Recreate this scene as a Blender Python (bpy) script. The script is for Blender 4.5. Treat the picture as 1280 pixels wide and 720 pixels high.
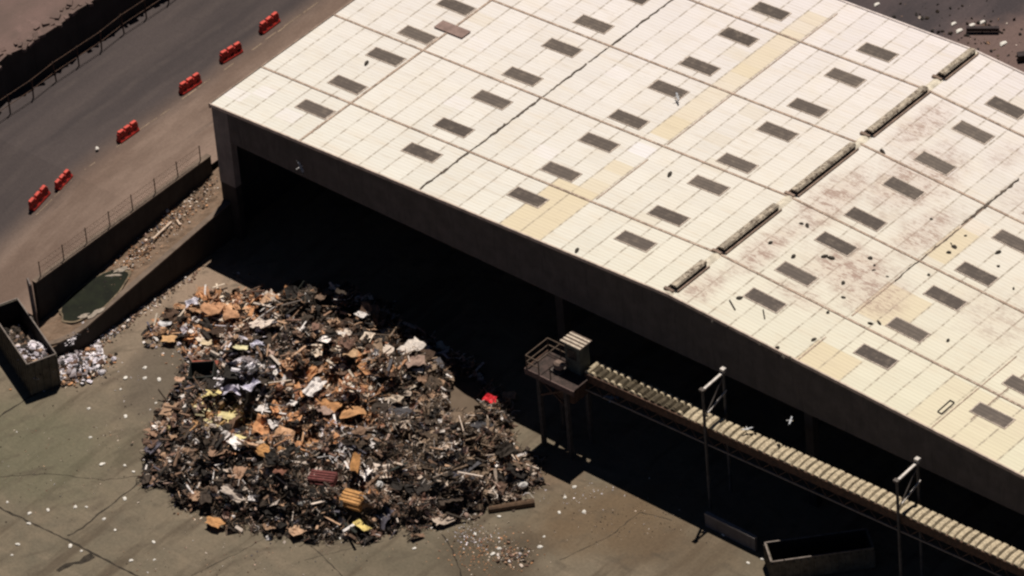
import bpy, math, random
import numpy as np
from mathutils import Vector, Matrix

for o in list(bpy.data.objects): bpy.data.objects.remove(o)
SC = bpy.context.scene
COL = SC.collection

# ------------------------------------------------------------------ camera
CAM_POS = np.array([236.786, -222.550, 244.715])
CR = np.array([0.75750011, 0.64903552, -0.07033118])
CU = np.array([-0.35686073, 0.50187591, 0.78789021])
CF = np.array([-0.54666626, 0.57172849, -0.61178635])
FPX = 8181.5
cd = bpy.data.cameras.new('camera'); cam = bpy.data.objects.new('camera', cd); COL.objects.link(cam)
M = Matrix.Identity(4)
for i in range(3):
    M[i][0] = CR[i]; M[i][1] = CU[i]; M[i][2] = -CF[i]; M[i][3] = CAM_POS[i]
cam.matrix_world = M
cd.sensor_width = 36; cd.lens = FPX/1280*36; cd.clip_start = 1; cd.clip_end = 3000
SC.camera = cam

# ------------------------------------------------------------------ light
SHX, SHY = 0.13, -0.315            # ground shadow offset per metre of height
sdir = Vector((-SHX, -SHY, 1)).normalized()
w = bpy.data.worlds.new("World"); SC.world = w; w.use_nodes = True
nt = w.node_tree; bg = nt.nodes['Background']; bg.inputs[1].default_value = 0.05
sky = nt.nodes.new('ShaderNodeTexSky'); sky.sky_type = 'NISHITA'; sky.sun_disc = False
sky.altitude = 4000; sky.air_density = 0.45; sky.dust_density = 0.0; sky.ozone_density = 1.0
sky.sun_elevation = math.asin(sdir.z); sky.sun_rotation = math.atan2(sdir.x, sdir.y)
nt.links.new(sky.outputs[0], bg.inputs[0])
sl = bpy.data.lights.new('sun', 'SUN'); sl.energy = 5.0; sl.angle = math.radians(0.5); sl.color = (1.0, 0.93, 0.85)
so = bpy.data.objects.new('sun', sl); COL.objects.link(so); so.rotation_euler = sdir.to_track_quat('Z', 'Y').to_euler()
so.location = (20, 0, 80)
SC.view_settings.view_transform = 'Standard'; SC.view_settings.look = 'None'
SC.view_settings.gamma = 1; SC.view_settings.use_curve_mapping = False
SC.view_settings.exposure = -0.15
SC.render.resolution_x = 1024; SC.render.resolution_y = 576
SC.render.engine = 'CYCLES'
SC.cycles.filter_width = 2.4

# ------------------------------------------------------------------ helpers
def P(u, v, z=0.0):
    """point of the horizontal plane at height z seen at photograph position (u, v)"""
    d = CF*FPX + CR*(u-640) - CU*(v-360)
    t = (z-CAM_POS[2])/d[2]
    q = CAM_POS+t*d
    return Vector((float(q[0]), float(q[1]), z))

class MB:
    """mesh builder with a colour per face"""
    def __init__(s): s.v = []; s.f = []; s.c = []; s.m = []
    def face(s, pts, col=(.5,.5,.5), mi=0):
        n = len(s.v); s.v += [tuple(p) for p in pts]; s.f.append(tuple(range(n, n+len(pts)))); s.c.append(col); s.m.append(mi)
    def hexa(s, q, col=(.5,.5,.5), mi=0):
        n = len(s.v); s.v += [tuple(p) for p in q]
        for f in ((0,3,2,1),(4,5,6,7),(0,1,5,4),(1,2,6,5),(2,3,7,6),(3,0,4,7)):
            s.f.append(tuple(n+i for i in f)); s.c.append(col); s.m.append(mi)
    def box(s, a, b, col=(.5,.5,.5), mi=0):
        x0,y0,z0 = a; x1,y1,z1 = b
        s.hexa([(x0,y0,z0),(x1,y0,z0),(x1,y1,z0),(x0,y1,z0),(x0,y0,z1),(x1,y0,z1),(x1,y1,z1),(x0,y1,z1)], col, mi)
    def rbox(s, c, ax, ay, az, col=(.5,.5,.5), mi=0):
        c = Vector(c); ax=Vector(ax)/2; ay=Vector(ay)/2; az=Vector(az)/2
        s.hexa([c-ax-ay-az, c+ax-ay-az, c+ax+ay-az, c-ax+ay-az, c-ax-ay+az, c+ax-ay+az, c+ax+ay+az, c-ax+ay+az], col, mi)
    def bar(s, a, b, wd, ht=None, col=(.5,.5,.5), mi=0):
        a = Vector(a); b = Vector(b); d = b-a; L = d.length; d = d/L
        up = Vector((0,0,1)) if abs(d.z) < .95 else Vector((0,1,0))
        sx = d.cross(up).normalized(); uz = sx.cross(d).normalized(); ht = ht or wd
        s.rbox((a+b)/2, d*L, sx*wd, uz*ht, col, mi)
    def tube(s, a, b, r, n=8, col=(.5,.5,.5), r2=None, mi=0):
        a = Vector(a); b = Vector(b); d = (b-a).normalized(); r2 = r if r2 is None else r2
        up = Vector((0,0,1)) if abs(d.z) < .95 else Vector((1,0,0))
        x = d.cross(up).normalized(); y = d.cross(x)
        k = len(s.v)
        for q, rr in ((a, r), (b, r2)):
            for i in range(n):
                t = 2*math.pi*i/n; s.v.append(tuple(q+x*(rr*math.cos(t))+y*(rr*math.sin(t))))
        for i in range(n):
            j = (i+1) % n; s.f.append((k+i, k+n+i, k+n+j, k+j)); s.c.append(col); s.m.append(mi)
        s.f.append(tuple(k+i for i in range(n))); s.c.append(col); s.m.append(mi)
        s.f.append(tuple(k+n+i for i in reversed(range(n)))); s.c.append(col); s.m.append(mi)
    def build(s, name, mat, parent=None, loc=None, bevel=0, smooth=False):
        me = bpy.data.meshes.new(name)
        v = s.v
        if loc is not None: v = [(p[0]-loc[0], p[1]-loc[1], p[2]-loc[2]) for p in v]
        me.from_pydata(v, [], s.f)
        for m in (mat if isinstance(mat, (list, tuple)) else [mat]): me.materials.append(m)
        me.polygons.foreach_set('material_index', s.m)
        at = me.color_attributes.new('Col', 'FLOAT_COLOR', 'CORNER')
        arr = np.repeat(np.array([tuple(c)[:3]+(1,) for c in s.c], dtype=np.float32), [len(f) for f in s.f], axis=0)
        at.data.foreach_set('color', arr.ravel())
        if smooth: me.polygons.foreach_set('use_smooth', [True]*len(s.f))
        me.update()
        o = bpy.data.objects.new(name, me); COL.objects.link(o)
        if loc is not None: o.location = loc
        if parent is not None:
            o.parent = parent
            if loc is None:
                L = parent.location
                if L.length > 0: o.matrix_parent_inverse = Matrix.Translation(-L)
        if bevel:
            b = o.modifiers.new('bevel', 'BEVEL'); b.width = bevel; b.segments = 2
        return o

def tag(o, label=None, cat=None, group=None, kind=None):
    if label: o['label'] = label
    if cat: o['category'] = cat
    if group: o['group'] = group
    if kind: o['kind'] = kind
    return o
def empty(name, loc=(0,0,0), rz=0):
    o = bpy.data.objects.new(name, None); COL.objects.link(o); o.location = loc; o.rotation_euler = (0,0,rz)
    o.empty_display_size = .3
    return o
def copy_tree(o, parent=None):
    c = o.copy(); COL.objects.link(c); c.parent = parent
    if parent is not None: c.matrix_parent_inverse = o.matrix_parent_inverse.copy()
    for ch in [k for k in bpy.data.objects if k.parent == o]: copy_tree(ch, c)
    return c

# ------------------------------------------------------------------ materials
class NT:
    def __init__(s, name, rough=.85, spec=.3):
        s.mat = bpy.data.materials.new(name); s.mat.use_nodes = True; s.t = s.mat.node_tree
        s.b = s.t.nodes['Principled BSDF']; s.b.inputs['Roughness'].default_value = rough
        s.b.inputs['Specular IOR Level'].default_value = spec
        s.pos = s.t.nodes.new('ShaderNodeNewGeometry').outputs['Position']
    def n(s, k, **kw):
        x = s.t.nodes.new(k)
        for a, b in kw.items(): setattr(x, a, b)
        return x
    def l(s, a, b): s.t.links.new(a, b)
    def put(s, sock, v):
        if hasattr(v, 'links'): s.l(v, sock)
        elif isinstance(v, (tuple, list)) and len(v) == 3 and sock.type == 'RGBA': sock.default_value = (*v, 1)
        else: sock.default_value = v
    def noise(s, scale, detail=4, rough=.55, vec=None, stretch=None, dist=0.0, out=0):
        x = s.n('ShaderNodeTexNoise'); x.inputs['Scale'].default_value = scale
        x.inputs['Detail'].default_value = detail; x.inputs['Roughness'].default_value = rough
        x.inputs['Distortion'].default_value = dist
        v = vec or s.pos
        if stretch is not None:
            m = s.n('ShaderNodeMapping'); m.inputs['Scale'].default_value = stretch[:3]
            if len(stretch) > 3: m.inputs['Rotation'].default_value = (0, 0, stretch[3])
            s.l(v, m.inputs[0]); v = m.outputs[0]
        s.l(v, x.inputs['Vector']); return x.outputs[out]
    def ramp(s, f, a, b, lo=0., hi=1.):
        x = s.n('ShaderNodeMapRange'); x.interpolation_type = 'SMOOTHSTEP'; s.put(x.inputs[0], f)
        for i, q in zip((1,2,3,4), (a, b, lo, hi)): x.inputs[i].default_value = q
        return x.outputs[0]
    def math(s, op, a, b=0., c=0.):
        x = s.n('ShaderNodeMath', operation=op); s.put(x.inputs[0], a); s.put(x.inputs[1], b); s.put(x.inputs[2], c); return x.outputs[0]
    def mix(s, f, a, b, blend='MIX'):
        x = s.n('ShaderNodeMix', data_type='RGBA', blend_type=blend); s.put(x.inputs[0], f); s.put(x.inputs[6], a); s.put(x.inputs[7], b); return x.outputs[2]
    def blob(s, cx, cy, rx, ry, ang=0., edge=.6, wob=None, lim=1.0):
        m = s.n('ShaderNodeMapping', vector_type='TEXTURE'); m.inputs['Location'].default_value = (cx, cy, 0)
        m.inputs['Rotation'].default_value = (0, 0, ang); m.inputs['Scale'].default_value = (rx, ry, 1e4)
        s.l(s.pos, m.inputs[0])
        d = s.n('ShaderNodeVectorMath', operation='LENGTH'); s.l(m.outputs[0], d.inputs[0])
        d = d.outputs['Value']
        if wob is not None: d = s.math('ADD', d, s.math('MULTIPLY', s.math('SUBTRACT', wob, .5), 1.6))
        return s.ramp(d, 1+edge/2, 1-edge/2, 0, lim)
    def xyz(s):
        x = s.n('ShaderNodeSeparateXYZ'); s.l(s.pos, x.inputs[0]); return x.outputs
    def bump(s, h, strength=.4, dist=.05):
        x = s.n('ShaderNodeBump'); x.inputs['Strength'].default_value = strength; x.inputs['Distance'].default_value = dist
        s.l(h, x.inputs['Height']); s.l(x.outputs[0], s.b.inputs['Normal'])
    def done(s, col): s.put(s.b.inputs['Base Color'], col); return s.mat

def simple(name, col, var=.25, scale=3., rough=.85, metal=0., col2=None, thr=.55, spec=.3, bump=.0):
    t = NT(name, rough, spec); n1 = t.noise(scale, 5, .6)
    dark = tuple(c*(1-var) for c in col); lite = tuple(min(1, c*(1+var)) for c in col)
    c = t.mix(t.ramp(n1, .3, .7), dark, lite)
    if col2: c = t.mix(t.ramp(t.noise(scale*2.3, 6, .7), thr, thr+.08), c, col2)
    t.b.inputs['Metallic'].default_value = metal
    if bump: t.bump(n1, bump, .05)
    return t.done(c)
def vcol(name, var=.2, scale=6., rough=.85, spec=.25, grime=None):
    t = NT(name, rough, spec); a = t.n('ShaderNodeVertexColor', layer_name='Col').outputs[0]
    k = t.ramp(t.noise(scale, 5, .6), .25, .75, 1-var, 1+var)
    m = t.n('ShaderNodeVectorMath', operation='SCALE'); t.l(a, m.inputs[0]); t.l(k, m.inputs['Scale'])
    c = m.outputs[0]
    if grime: c = t.mix(t.ramp(t.noise(scale*.6, 6, .7), .5, .75, 0, .8), c, grime)
    return t.done(c)

# pad concrete -------------------------------------------------------
def pad_material():
    t = NT('pad_concrete', .9)
    big = t.noise(.09, 5, .55); mid = t.noise(.55, 6, .62, dist=.6); fine = t.noise(5, 6, .7)
    strk = t.noise(.5, 6, .65, stretch=(.22, 1.9, 1, .35)); strk2 = t.noise(.35, 5, .6, stretch=(1.8, .25, 1, .15))
    c = t.mix(t.ramp(big, .35, .65), (.150,.121,.084), (.124,.104,.072))
    c = t.mix(t.ramp(mid, .3, .75, 0, .75), c, (.185,.145,.098))
    c = t.mix(t.ramp(strk, .5, .72, 0, .65), c, (.21,.165,.115))
    c = t.mix(t.ramp(strk2, .50, .66, 0, .75), c, (.078,.058,.038))
    wob = t.noise(.3, 5, .6)
    # pale dry concrete beside the wall, dark oily film left of the heap, brown dirt right of it
    a = P(270, 345); c = t.mix(t.blob(a.x+.5, a.y-2, 4.5, 3.5, 0, 1.2, wob, .8), c, (.30,.215,.155))
    a = P(160, 420); c = t.mix(t.blob(a.x, a.y, 2.6, 5, .3, 1.0, wob, .55), c, (.24,.18,.13))
    a = P(235, 465); c = t.mix(t.blob(a.x-1, a.y, 2.4, 4.4, .2, .7, wob, .8), c, (.112,.088,.064))
    a = P(770, 650); c = t.mix(t.blob(a.x, a.y, 4.6, 3.2, .6, 1.2, wob, .85), c, (.125,.083,.046))
    a = P(690, 590); c = t.mix(t.blob(a.x, a.y, 2, 1.6, .6, 1.2, wob, .7), c, (.15,.10,.062))
    a = P(610, 700); c = t.mix(t.blob(a.x, a.y, 3, 2.6, .6, 1.0, wob, .75), c, (.060,.042,.026))
    a = P(860, 690); c = t.mix(t.blob(a.x, a.y, 4, 2.4, .6, 1.2, wob, .6), c, (.10,.07,.042))
    a = P(520, 700); c = t.mix(t.blob(a.x, a.y, 5, 1.6, .7, 1.2, wob, .5), c, (.10,.083,.055))
    a = P(560, 480); c = t.mix(t.blob(a.x+1, a.y-1, 3, 4, .6, 1.0, wob, .6), c, (.12,.09,.06))
    a = P(30, 560); c = t.mix(t.blob(a.x, a.y, 6, 4, .2, 1.2, wob, .6), c, (.112,.108,.066))
    x, y, z = t.xyz()
    for (tu, tv, fr, wdth, am) in ((330,1100,.55,.12,.5),(900,1300,.42,.16,.45),(-300,300,.36,.12,.35)):
        q = P(tu, tv); dx = t.math('SUBTRACT', x, q.x); dy = t.math('SUBTRACT', y, q.y)
        rr_ = t.math('SQRT', t.math('ADD', t.math('MULTIPLY', dx, dx), t.math('MULTIPLY', dy, dy)))
        rr_ = t.math('ADD', rr_, t.math('MULTIPLY', t.noise(.12, 3, .5), 3.0))
        f_ = t.math('ABSOLUTE', t.math('SUBTRACT', t.math('FRACT', t.math('MULTIPLY', rr_, fr)), .5))
        tr = t.math('MULTIPLY', t.ramp(f_, wdth, wdth*.3), t.ramp(t.noise(.35, 5, .7), .45, .68, 0, am))
        c = t.mix(tr, c, (.075,.058,.040))
    # far ground beyond the shed: purplish asphalt with pink dust
    far = t.mix(t.ramp(t.noise(.25, 6, .65, stretch=(1, .35, 1, .5)), .4, .65), (.046,.037,.039), (.074,.056,.056))
    a = P(1265, 60); far = t.mix(t.blob(a.x, a.y, 3.2, 7, -.6, .9, wob, .8), far, (.16,.105,.09))
    c = t.mix(t.ramp(y, 29, 31), c, far)
    c = t.mix(t.ramp(t.noise(22, 3, .6), .62, .7, 0, .5), c, (.05,.04,.03))
    k = t.ramp(fine, .2, .8, .82, 1.18)
    m = t.n('ShaderNodeVectorMath', operation='SCALE'); t.l(c, m.inputs[0]); t.l(k, m.inputs['Scale'])
    t.bump(fine, .25, .03)
    return t.done(m.outputs[0])
PAD = pad_material()

def road_material():
    t = NT('road_asphalt', .9)
    x, y, z = t.xyz()
    wobx = t.math('ADD', x, t.math('MULTIPLY', t.math('SUBTRACT', t.noise(.25, 4, .6), .5), 1.0))
    asp = t.mix(t.ramp(t.noise(.35, 6, .6, stretch=(1.5, .22, 1, .03)), .35, .65), (.048,.038,.037), (.064,.050,.047))
    dust = t.mix(t.ramp(t.noise(.4, 6, .65, stretch=(1.2, .3, 1, .03)), .35, .65), (.145,.098,.074), (.205,.145,.112))
    c = t.mix(t.ramp(wobx, -10.2, -7.6), asp, dust)
    c = t.mix(t.ramp(wobx, -17.4, -18.8, 0, .55), c, (.13,.092,.07))
    c = t.mix(t.ramp(wobx, -5.2, -3.2, 0, .7), c, (.25,.175,.135))
    c = t.mix(t.ramp(t.noise(.8, 6, .7, stretch=(1.6, .12, 1, .02)), .58, .72, 0, .4), c, (.05,.04,.036))
    for tx_ in (-15.6, -13.8, -12.3, -10.6):
        d_ = t.math('ABSOLUTE', t.math('SUBTRACT', wobx, tx_)); c = t.mix(t.math('MULTIPLY', t.ramp(d_, .34, .08), t.ramp(t.noise(.3, 5, .7), .35, .65, 0, .45)), c, (.085,.067,.060))
    c = t.mix(t.ramp(t.noise(1.6, 6, .8), .62, .7, 0, .35), c, (.09,.07,.06))
    k = t.ramp(t.noise(7, 6, .7), .2, .8, .85, 1.15)
    m = t.n('ShaderNodeVectorMath', operation='SCALE'); t.l(c, m.inputs[0]); t.l(k, m.inputs['Scale'])
    t.bump(t.noise(12, 4, .6), .2, .02)
    return t.done(m.outputs[0])
ROAD = road_material()

def dirt_material(name, a, b, c3, scale=1.2):
    t = NT(name, .95)
    c = t.mix(t.ramp(t.noise(scale, 6, .65, stretch=(1.4, .6, 1, .1)), .35, .65), a, b)
    c = t.mix(t.ramp(t.noise(scale*2.1, 6, .75), .55, .68, 0, .85), c, c3)
    c = t.mix(t.ramp(t.noise(9, 5, .7), .6, .7, 0, .6), c, tuple(q*.4 for q in a))
    t.bump(t.noise(6, 6, .7), .6, .08)
    return t.done(c)
STRIP = dirt_material('strip_dirt', (.21,.145,.10), (.15,.10,.066), (.28,.165,.10))
TERR = dirt_material('terrace_dirt', (.165,.108,.092), (.125,.086,.072), (.20,.13,.112), .35)

def wall_material(name, base, stain):
    t = NT(name, .9)
    c = t.mix(t.ramp(t.noise(.9, 6, .65), .3, .7), base, tuple(q*.7 for q in base))
    c = t.mix(t.ramp(t.noise(1.2, 6, .7, stretch=(2.2, 2.2, .35)), .5, .68, 0, .85), c, stain)
    t.bump(t.noise(6, 6, .7), .3, .03)
    return t.done(c)
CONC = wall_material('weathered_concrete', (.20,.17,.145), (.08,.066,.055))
DARKCONC = wall_material('shaded_concrete', (.050,.042,.036), (.028,.023,.02))  # shade on the wall faces is put into this near-black colour
SHEDSHADE = wall_material('shaded_shed_concrete', (.045,.038,.034), (.02,.017,.015))  # gloom under the shed roof is put into the concrete colour
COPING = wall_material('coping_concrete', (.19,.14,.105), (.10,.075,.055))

def roof_material():
    t = NT('roof_sheeting', .75, .2)
    x, y, z = t.xyz()
    a = t.n('ShaderNodeVertexColor', layer_name='Col').outputs[0]
    c = a
    # blotchy weathering
    c = t.mix(t.ramp(t.noise(.5, 6, .65), .45, .75, 0, .28), c, (.66,.58,.44))
    c = t.mix(t.ramp(t.noise(.8, 5, .6, stretch=(.3, 2.2, 1)), .52, .75, 0, .35), c, (.62,.52,.40))
    c = t.mix(t.ramp(t.noise(1.6, 6, .75, stretch=(.16, 2.6, 1)), .52, .72, 0, .42), c, (.44,.36,.27))
    c = t.mix(t.ramp(t.noise(2.2, 6, .75, stretch=(1.4, .25, 1)), .60, .74, 0, .35), c, (.44,.37,.30))
    # sheet laps across the slope every 1.6 m, broken and uneven
    xx = t.math('ADD', x, t.math('MULTIPLY', t.math('SUBTRACT', t.noise(.9, 4, .6), .5), .10))
    fx = t.math('ABSOLUTE', t.math('SUBTRACT', t.math('FRACT', t.math('ADD', t.math('DIVIDE', t.math('SUBTRACT', xx, 7.4), 1.6), .5)), .5))
    lap = t.ramp(fx, .046, .016)
    brk = t.ramp(t.noise(2.4, 6, .8, stretch=(.5, 1.0, 1)), .44, .56)
    c = t.mix(t.math('MULTIPLY', t.math('MULTIPLY', lap, brk), .8), c, (.20,.16,.12))
    faint = t.ramp(fx, .07, .02, 0, .22); c = t.mix(faint, c, (.40,.34,.26))
    # side laps down the slope, fainter
    fy = t.math('ABSOLUTE', t.math('SUBTRACT', t.math('FRACT', t.math('DIVIDE', y, 1.093)), .5))
    lapy = t.math('MULTIPLY', t.ramp(fy, .475, .492), t.ramp(t.noise(.7, 6, .7, stretch=(1, 2, 1)), .5, .62, 0, .5))
    c = t.mix(lapy, c, (.36,.30,.22))
    # browner stripes following the corrugation
    wv = t.math('SINE', t.math('MULTIPLY', y, 2*math.pi/.27))
    c = t.mix(t.ramp(wv, .1, 1, 0, .13), c, (.50,.42,.30))
    # rust-brown grit
    grit = t.math('ADD', t.math('MULTIPLY', t.noise(4.5, 6, .75, stretch=(.45, 1.5, 1)), .55), t.math('MULTIPLY', t.noise(1.1, 5, .7, stretch=(.7, 1.2, 1)), .45)); wob = t.noise(.7, 5, .7)
    g = None
    for (cx, cy, rx, ry, lim) in ((38.4,12.6,1.3,3.2,.9),(41.2,17.2,2.0,3.2,.9),(43.5,8.2,2.6,2.0,1),(38.2,6.6,.9,2.6,1),(44.6,13.6,1.2,2.6,.8),
                                 (46.0,7.4,1.6,1.8,.8),(37.6,1.8,.9,1.4,.8),(47.5,20,1.4,2.2,.4),(38.3,21.5,.9,2.4,.8),(44.0,22,1.0,1.6,.35),(42.5,4.6,1.6,.8,.6),(53,10,3,2,.35)):
        b = t.blob(cx, cy, rx, ry, 0, 1.2, wob, lim); g = b if g is None else t.math('MAXIMUM', g, b)
    c = t.mix(t.math('MULTIPLY', g, t.ramp(grit, .475, .57, 0, .95)), c, (.27,.18,.14))
    c = t.mix(t.math('MULTIPLY', g, .32), c, (.50,.37,.31))
    c = t.mix(t.ramp(t.noise(3.4, 6, .8), .68, .74, 0, .55), c, (.30,.24,.18))
    bp = t.n('ShaderNodeBump'); bp.inputs['Strength'].default_value = .35; bp.inputs['Distance'].default_value = .02
    t.l(wv, bp.inputs['Height']); t.l(bp.outputs[0], t.b.inputs['Normal'])
    return t.done(c)
ROOFM = roof_material()
SEAM = simple('roof_seam_brown', (.34,.25,.19), .35, 2.5, .85, col2=(.55,.46,.37), thr=.52)
CRACK = simple('roof_crack_dark', (.09,.07,.055), .4, 4, .9)
def skylight_material():
    t = NT('skylight_panel', .65, .25)
    oi = t.n('ShaderNodeObjectInfo').outputs['Random']
    c = t.mix(oi, (.070,.054,.044), (.125,.100,.082))
    c = t.mix(t.ramp(t.noise(1.8, 6, .75), .48, .66, 0, .6), c, (.20,.16,.125))
    x, y, z = t.xyz()
    c = t.mix(t.ramp(t.math('SINE', t.math('MULTIPLY', y, 2*math.pi/.27)), .2, 1, 0, .35), c, (.04,.032,.026))
    return t.done(c)
SKYL = skylight_material()
VENTM = simple('vent_metal', (.40,.34,.26), .35, 2.2, .7, col2=(.12,.09,.065), thr=.50)
VENTD = simple('vent_louvre', (.05,.04,.032), .3, 4, .8)
TRIM = simple('edge_trim', (.24,.17,.13), .3, 1.5, .8)
STEEL = simple('grimy_steel', (.10,.085,.075), .3, 3, .7, .3, col2=(.10,.05,.03), thr=.58)
GALV = simple('galvanised_steel', (.50,.46,.42), .2, 4, .55, .3)
RUST = simple('rusty_steel', (.10,.055,.035), .35, 3, .85, col2=(.05,.035,.028), thr=.5)
CLEAT = simple('pale_slat', (.46,.38,.26), .3, 5, .85, col2=(.20,.15,.09), thr=.55)
BELT = simple('dirty_belt', (.085,.068,.042), .4, 3, .9)
REDP = simple('red_plastic', (.46,.03,.022), .3, 5, .6, col2=(.20,.03,.024), thr=.56)
DUMP = simple('bin_steel', (.115,.10,.075), .3, 2, .7, .2, col2=(.06,.04,.03), thr=.55)
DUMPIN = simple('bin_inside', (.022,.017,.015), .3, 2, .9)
RIM = simple('bin_rim_steel', (.17,.14,.12), .3, 3, .6, .2)
GREEN = simple('green_water', (.008,.010,.004), .45, 1.2, .8, col2=(.020,.020,.010), thr=.58, spec=.2)
FOAM = simple('pale_scum', (.30,.25,.20), .3, 5, .8)
GULLM = vcol('gull_feathers', .25, 20)
SCRAP = vcol('debris', .28, 7, .85, grime=None)
SCRAPD = vcol('debris_dirty', .3, 5, .85, grime=(.05,.038,.028))
CARD = vcol('cardboard', .22, 3, .9, grime=(.16,.07,.03))
PLAST = vcol('plastic_sheet', .15, 4, .45, .4)
LITTER = simple('white_litter', (.75,.71,.64), .1, 8, .7)
WOOD = simple('bleached_wood', (.55,.42,.32), .2, 5, .85)
JOINT = simple('pavement_joint', (.035,.028,.020), .4, 3, .95)
REDMAT = simple('bright_red_cloth', (.62,.02,.03), .2, 4, .6)

# ------------------------------------------------------------------ the setting
H = 10.0; RISE = 1.766; XR = 36.4; XE = 78.0; YB = 29.2
def rz(x): return H+RISE*(x/XR if x < XR else 2-x/XR)
def strip_z(y): return 2.7+.1*max(-15.6, min(y, 3))
def road_z(y):
    if y >= -4: return 3.2
    return max(0.0, 3.2-(-4-y)*.21)

m = MB()
m.face([(-600,-600,0),(700,-600,0),(700,700,0),(-600,700,0)])
tag(m.build('ground', PAD), kind='structure')

# road behind the fence wall, ramping down towards the bin
m = MB(); ys = [-60,-40,-30,-24,-19.3]+[-19+i*1.0 for i in range(0, 16)]+[-3,0,10,30,60,120,300]
def rowx(y): return -2.5 if y > -14.2 else -5.3
for a, b in zip(ys[:-1], ys[1:]):
    za, zb = road_z(a)+.004, road_z(b)+.004
    xr = rowx((a+b)/2)
    m.face([(-60,a,za),(xr,a,za),(xr,b,zb),(-60,b,zb)])
    if xr == -5.3: m.face([(xr,a,za),(xr,a,-.1),(xr,b,-.1),(xr,b,zb)])
tag(m.build('road', ROAD), kind='structure')

# faded line of the road
m = MB(); rnd = random.Random(5)
x = -8.7
yy = -11.0
while yy < 20:
    L = rnd.uniform(.5, 1.6); wd = rnd.uniform(.06, .12); o = rnd.uniform(-.05, .05)
    if rnd.random() < .8:
        z0, z1 = road_z(yy)+.012, road_z(yy+L)+.012
        m.face([(x+o,yy,z0),(x+o+wd,yy,z0),(x+o+wd,yy+L,z1),(x+o,yy+L,z1)])
    yy += L+rnd.uniform(.02, .4)
tag(m.build('road_marking', simple('faded_paint', (.22,.16,.11), .3, 3)), kind='structure')

# raised strip of dirt between the two walls
def strip_edge(y):   # x of the low wall's inner side
    return .35 if y > -14 else .35-.12*(-14-y)**2
m = MB(); N = 60
ysr = [-16.0+ i*(19.0/N) for i in range(N+1)]
rr = random.Random(2)
def strip_left(y): return -2.3 if y > -14.6 else -2.3+(-14.6-y)*.55
nx = 10; grid = {}
for i, y in enumerate(ysr):
    for j in range(nx+1):
        x0, x1 = strip_left(y), max(strip_left(y)+.2, strip_edge(y)); k = j/nx
        bump = rr.uniform(-.05, .09)*(1 if 0 < j < nx else 0)
        grid[i, j] = (x0+(x1-x0)*k, y, strip_z(y)-.06+bump)
for i in range(N):
    for j in range(nx): m.face([grid[i,j], grid[i,j+1], grid[i+1,j+1], grid[i+1,j]])
tag(m.build('dirt_strip', STRIP), kind='structure')

# low retaining wall curving round the strip's end
path = [(.5, 0.0-.02)]+[(.5, y) for y in (-2,-4,-6,-8,-10,-12,-13.2)]
path += [(.35,-14.2),(.05,-15.0),(-.4,-15.6),(-1.0,-15.95),(-1.7,-15.7),(-2.1,-15.1)]
def ribbon_wall(path, half, zb, zt, col=(.5,.5,.5)):
    m = MB(); pts = [Vector((p[0], p[1], 0)) for p in path]; q = []
    for i, p in enumerate(pts):
        d = (pts[min(i+1, len(pts)-1)]-pts[max(i-1, 0)]).normalized(); n = Vector((-d.y, d.x, 0))*half; q.append((p-n, p+n))
    for i in range(len(pts)-1):
        (a, b), (c, d) = q[i], q[i+1]
        z0, z1 = zt(pts[i].y), zt(pts[i+1].y)
        up = lambda p, z: (p.x, p.y, z)
        m.face([up(a,z0), up(c,z1), up(d,z1), up(b,z0)]); m.face([up(a,zb), up(c,zb), up(c,z1), up(a,z0)]); m.face([up(b,zb), up(b,z0), up(d,z1), up(d,zb)])
    a, b = q[0]; z = zt(pts[0].y); m.face([(a.x,a.y,zb),(a.x,a.y,z),(b.x,b.y,z),(b.x,b.y,zb)])
    a, b = q[-1]; z = zt(pts[-1].y); m.face([(a.x,a.y,zb),(b.x,b.y,zb),(b.x,b.y,z),(a.x,a.y,z)])
    return m
lw = empty('retaining_wall', (.5,-8,0))
tag(lw, 'low concrete retaining wall along the dirt strip, curving round its end by the waste bin', 'wall')
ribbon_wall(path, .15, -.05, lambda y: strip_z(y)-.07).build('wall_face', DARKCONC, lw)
ribbon_wall(path, .19, 1.0, lambda y: strip_z(y)+.04)
cop = MB()
mm = ribbon_wall(path, .19, 0, lambda y: strip_z(y)+.04)
for f in mm.f:
    pts = [mm.v[i] for i in f]
    pts = [(p[0], p[1], (strip_z(p[1])-.068) if p[2] == 0 else p[2]) for p in pts]
    cop.face(pts)
cop.build('coping', COPING, lw)

# tall wall under the road fence
fw = empty('retaining_wall', (-2.35,-6,0))
tag(fw, 'tall dark retaining wall holding up the road, topped by a wire fence', 'wall')
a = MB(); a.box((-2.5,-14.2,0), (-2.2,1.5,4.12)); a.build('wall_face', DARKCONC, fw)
a = MB(); a.box((-2.54,-14.22,4.122), (-2.16,1.5,4.2)); a.build('coping', COPING, fw)
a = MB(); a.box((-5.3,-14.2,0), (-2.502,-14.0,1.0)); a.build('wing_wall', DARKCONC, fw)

# fence on the wall
fn = empty('wire_fence', (-2.35,-6,4.2)); tag(fn, 'thin rusty wire fence standing on the tall wall beside the road', 'fence')
for i in range(8):
    y = -13.6+i*2.05; a = MB(); a.tube((-2.35,y,4.2), (-2.35+.03*math.sin(i*3),y,5.35), .035, 6); a.build('post', RUST, fn)
a = MB()
for z in (4.45, 4.85, 5.25): a.bar((-2.35,-13.6,z), (-2.35,.75,z), .012)
k = 0
y = -13.6
while y < -.5:
    a.bar((-2.35,y,4.25), (-2.35,y+1.0,5.25), .007); a.bar((-2.345,y+1.0,4.25), (-2.345,y,5.25), .007); y += .28
a.build('wire_mesh', RUST, fn)

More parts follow.
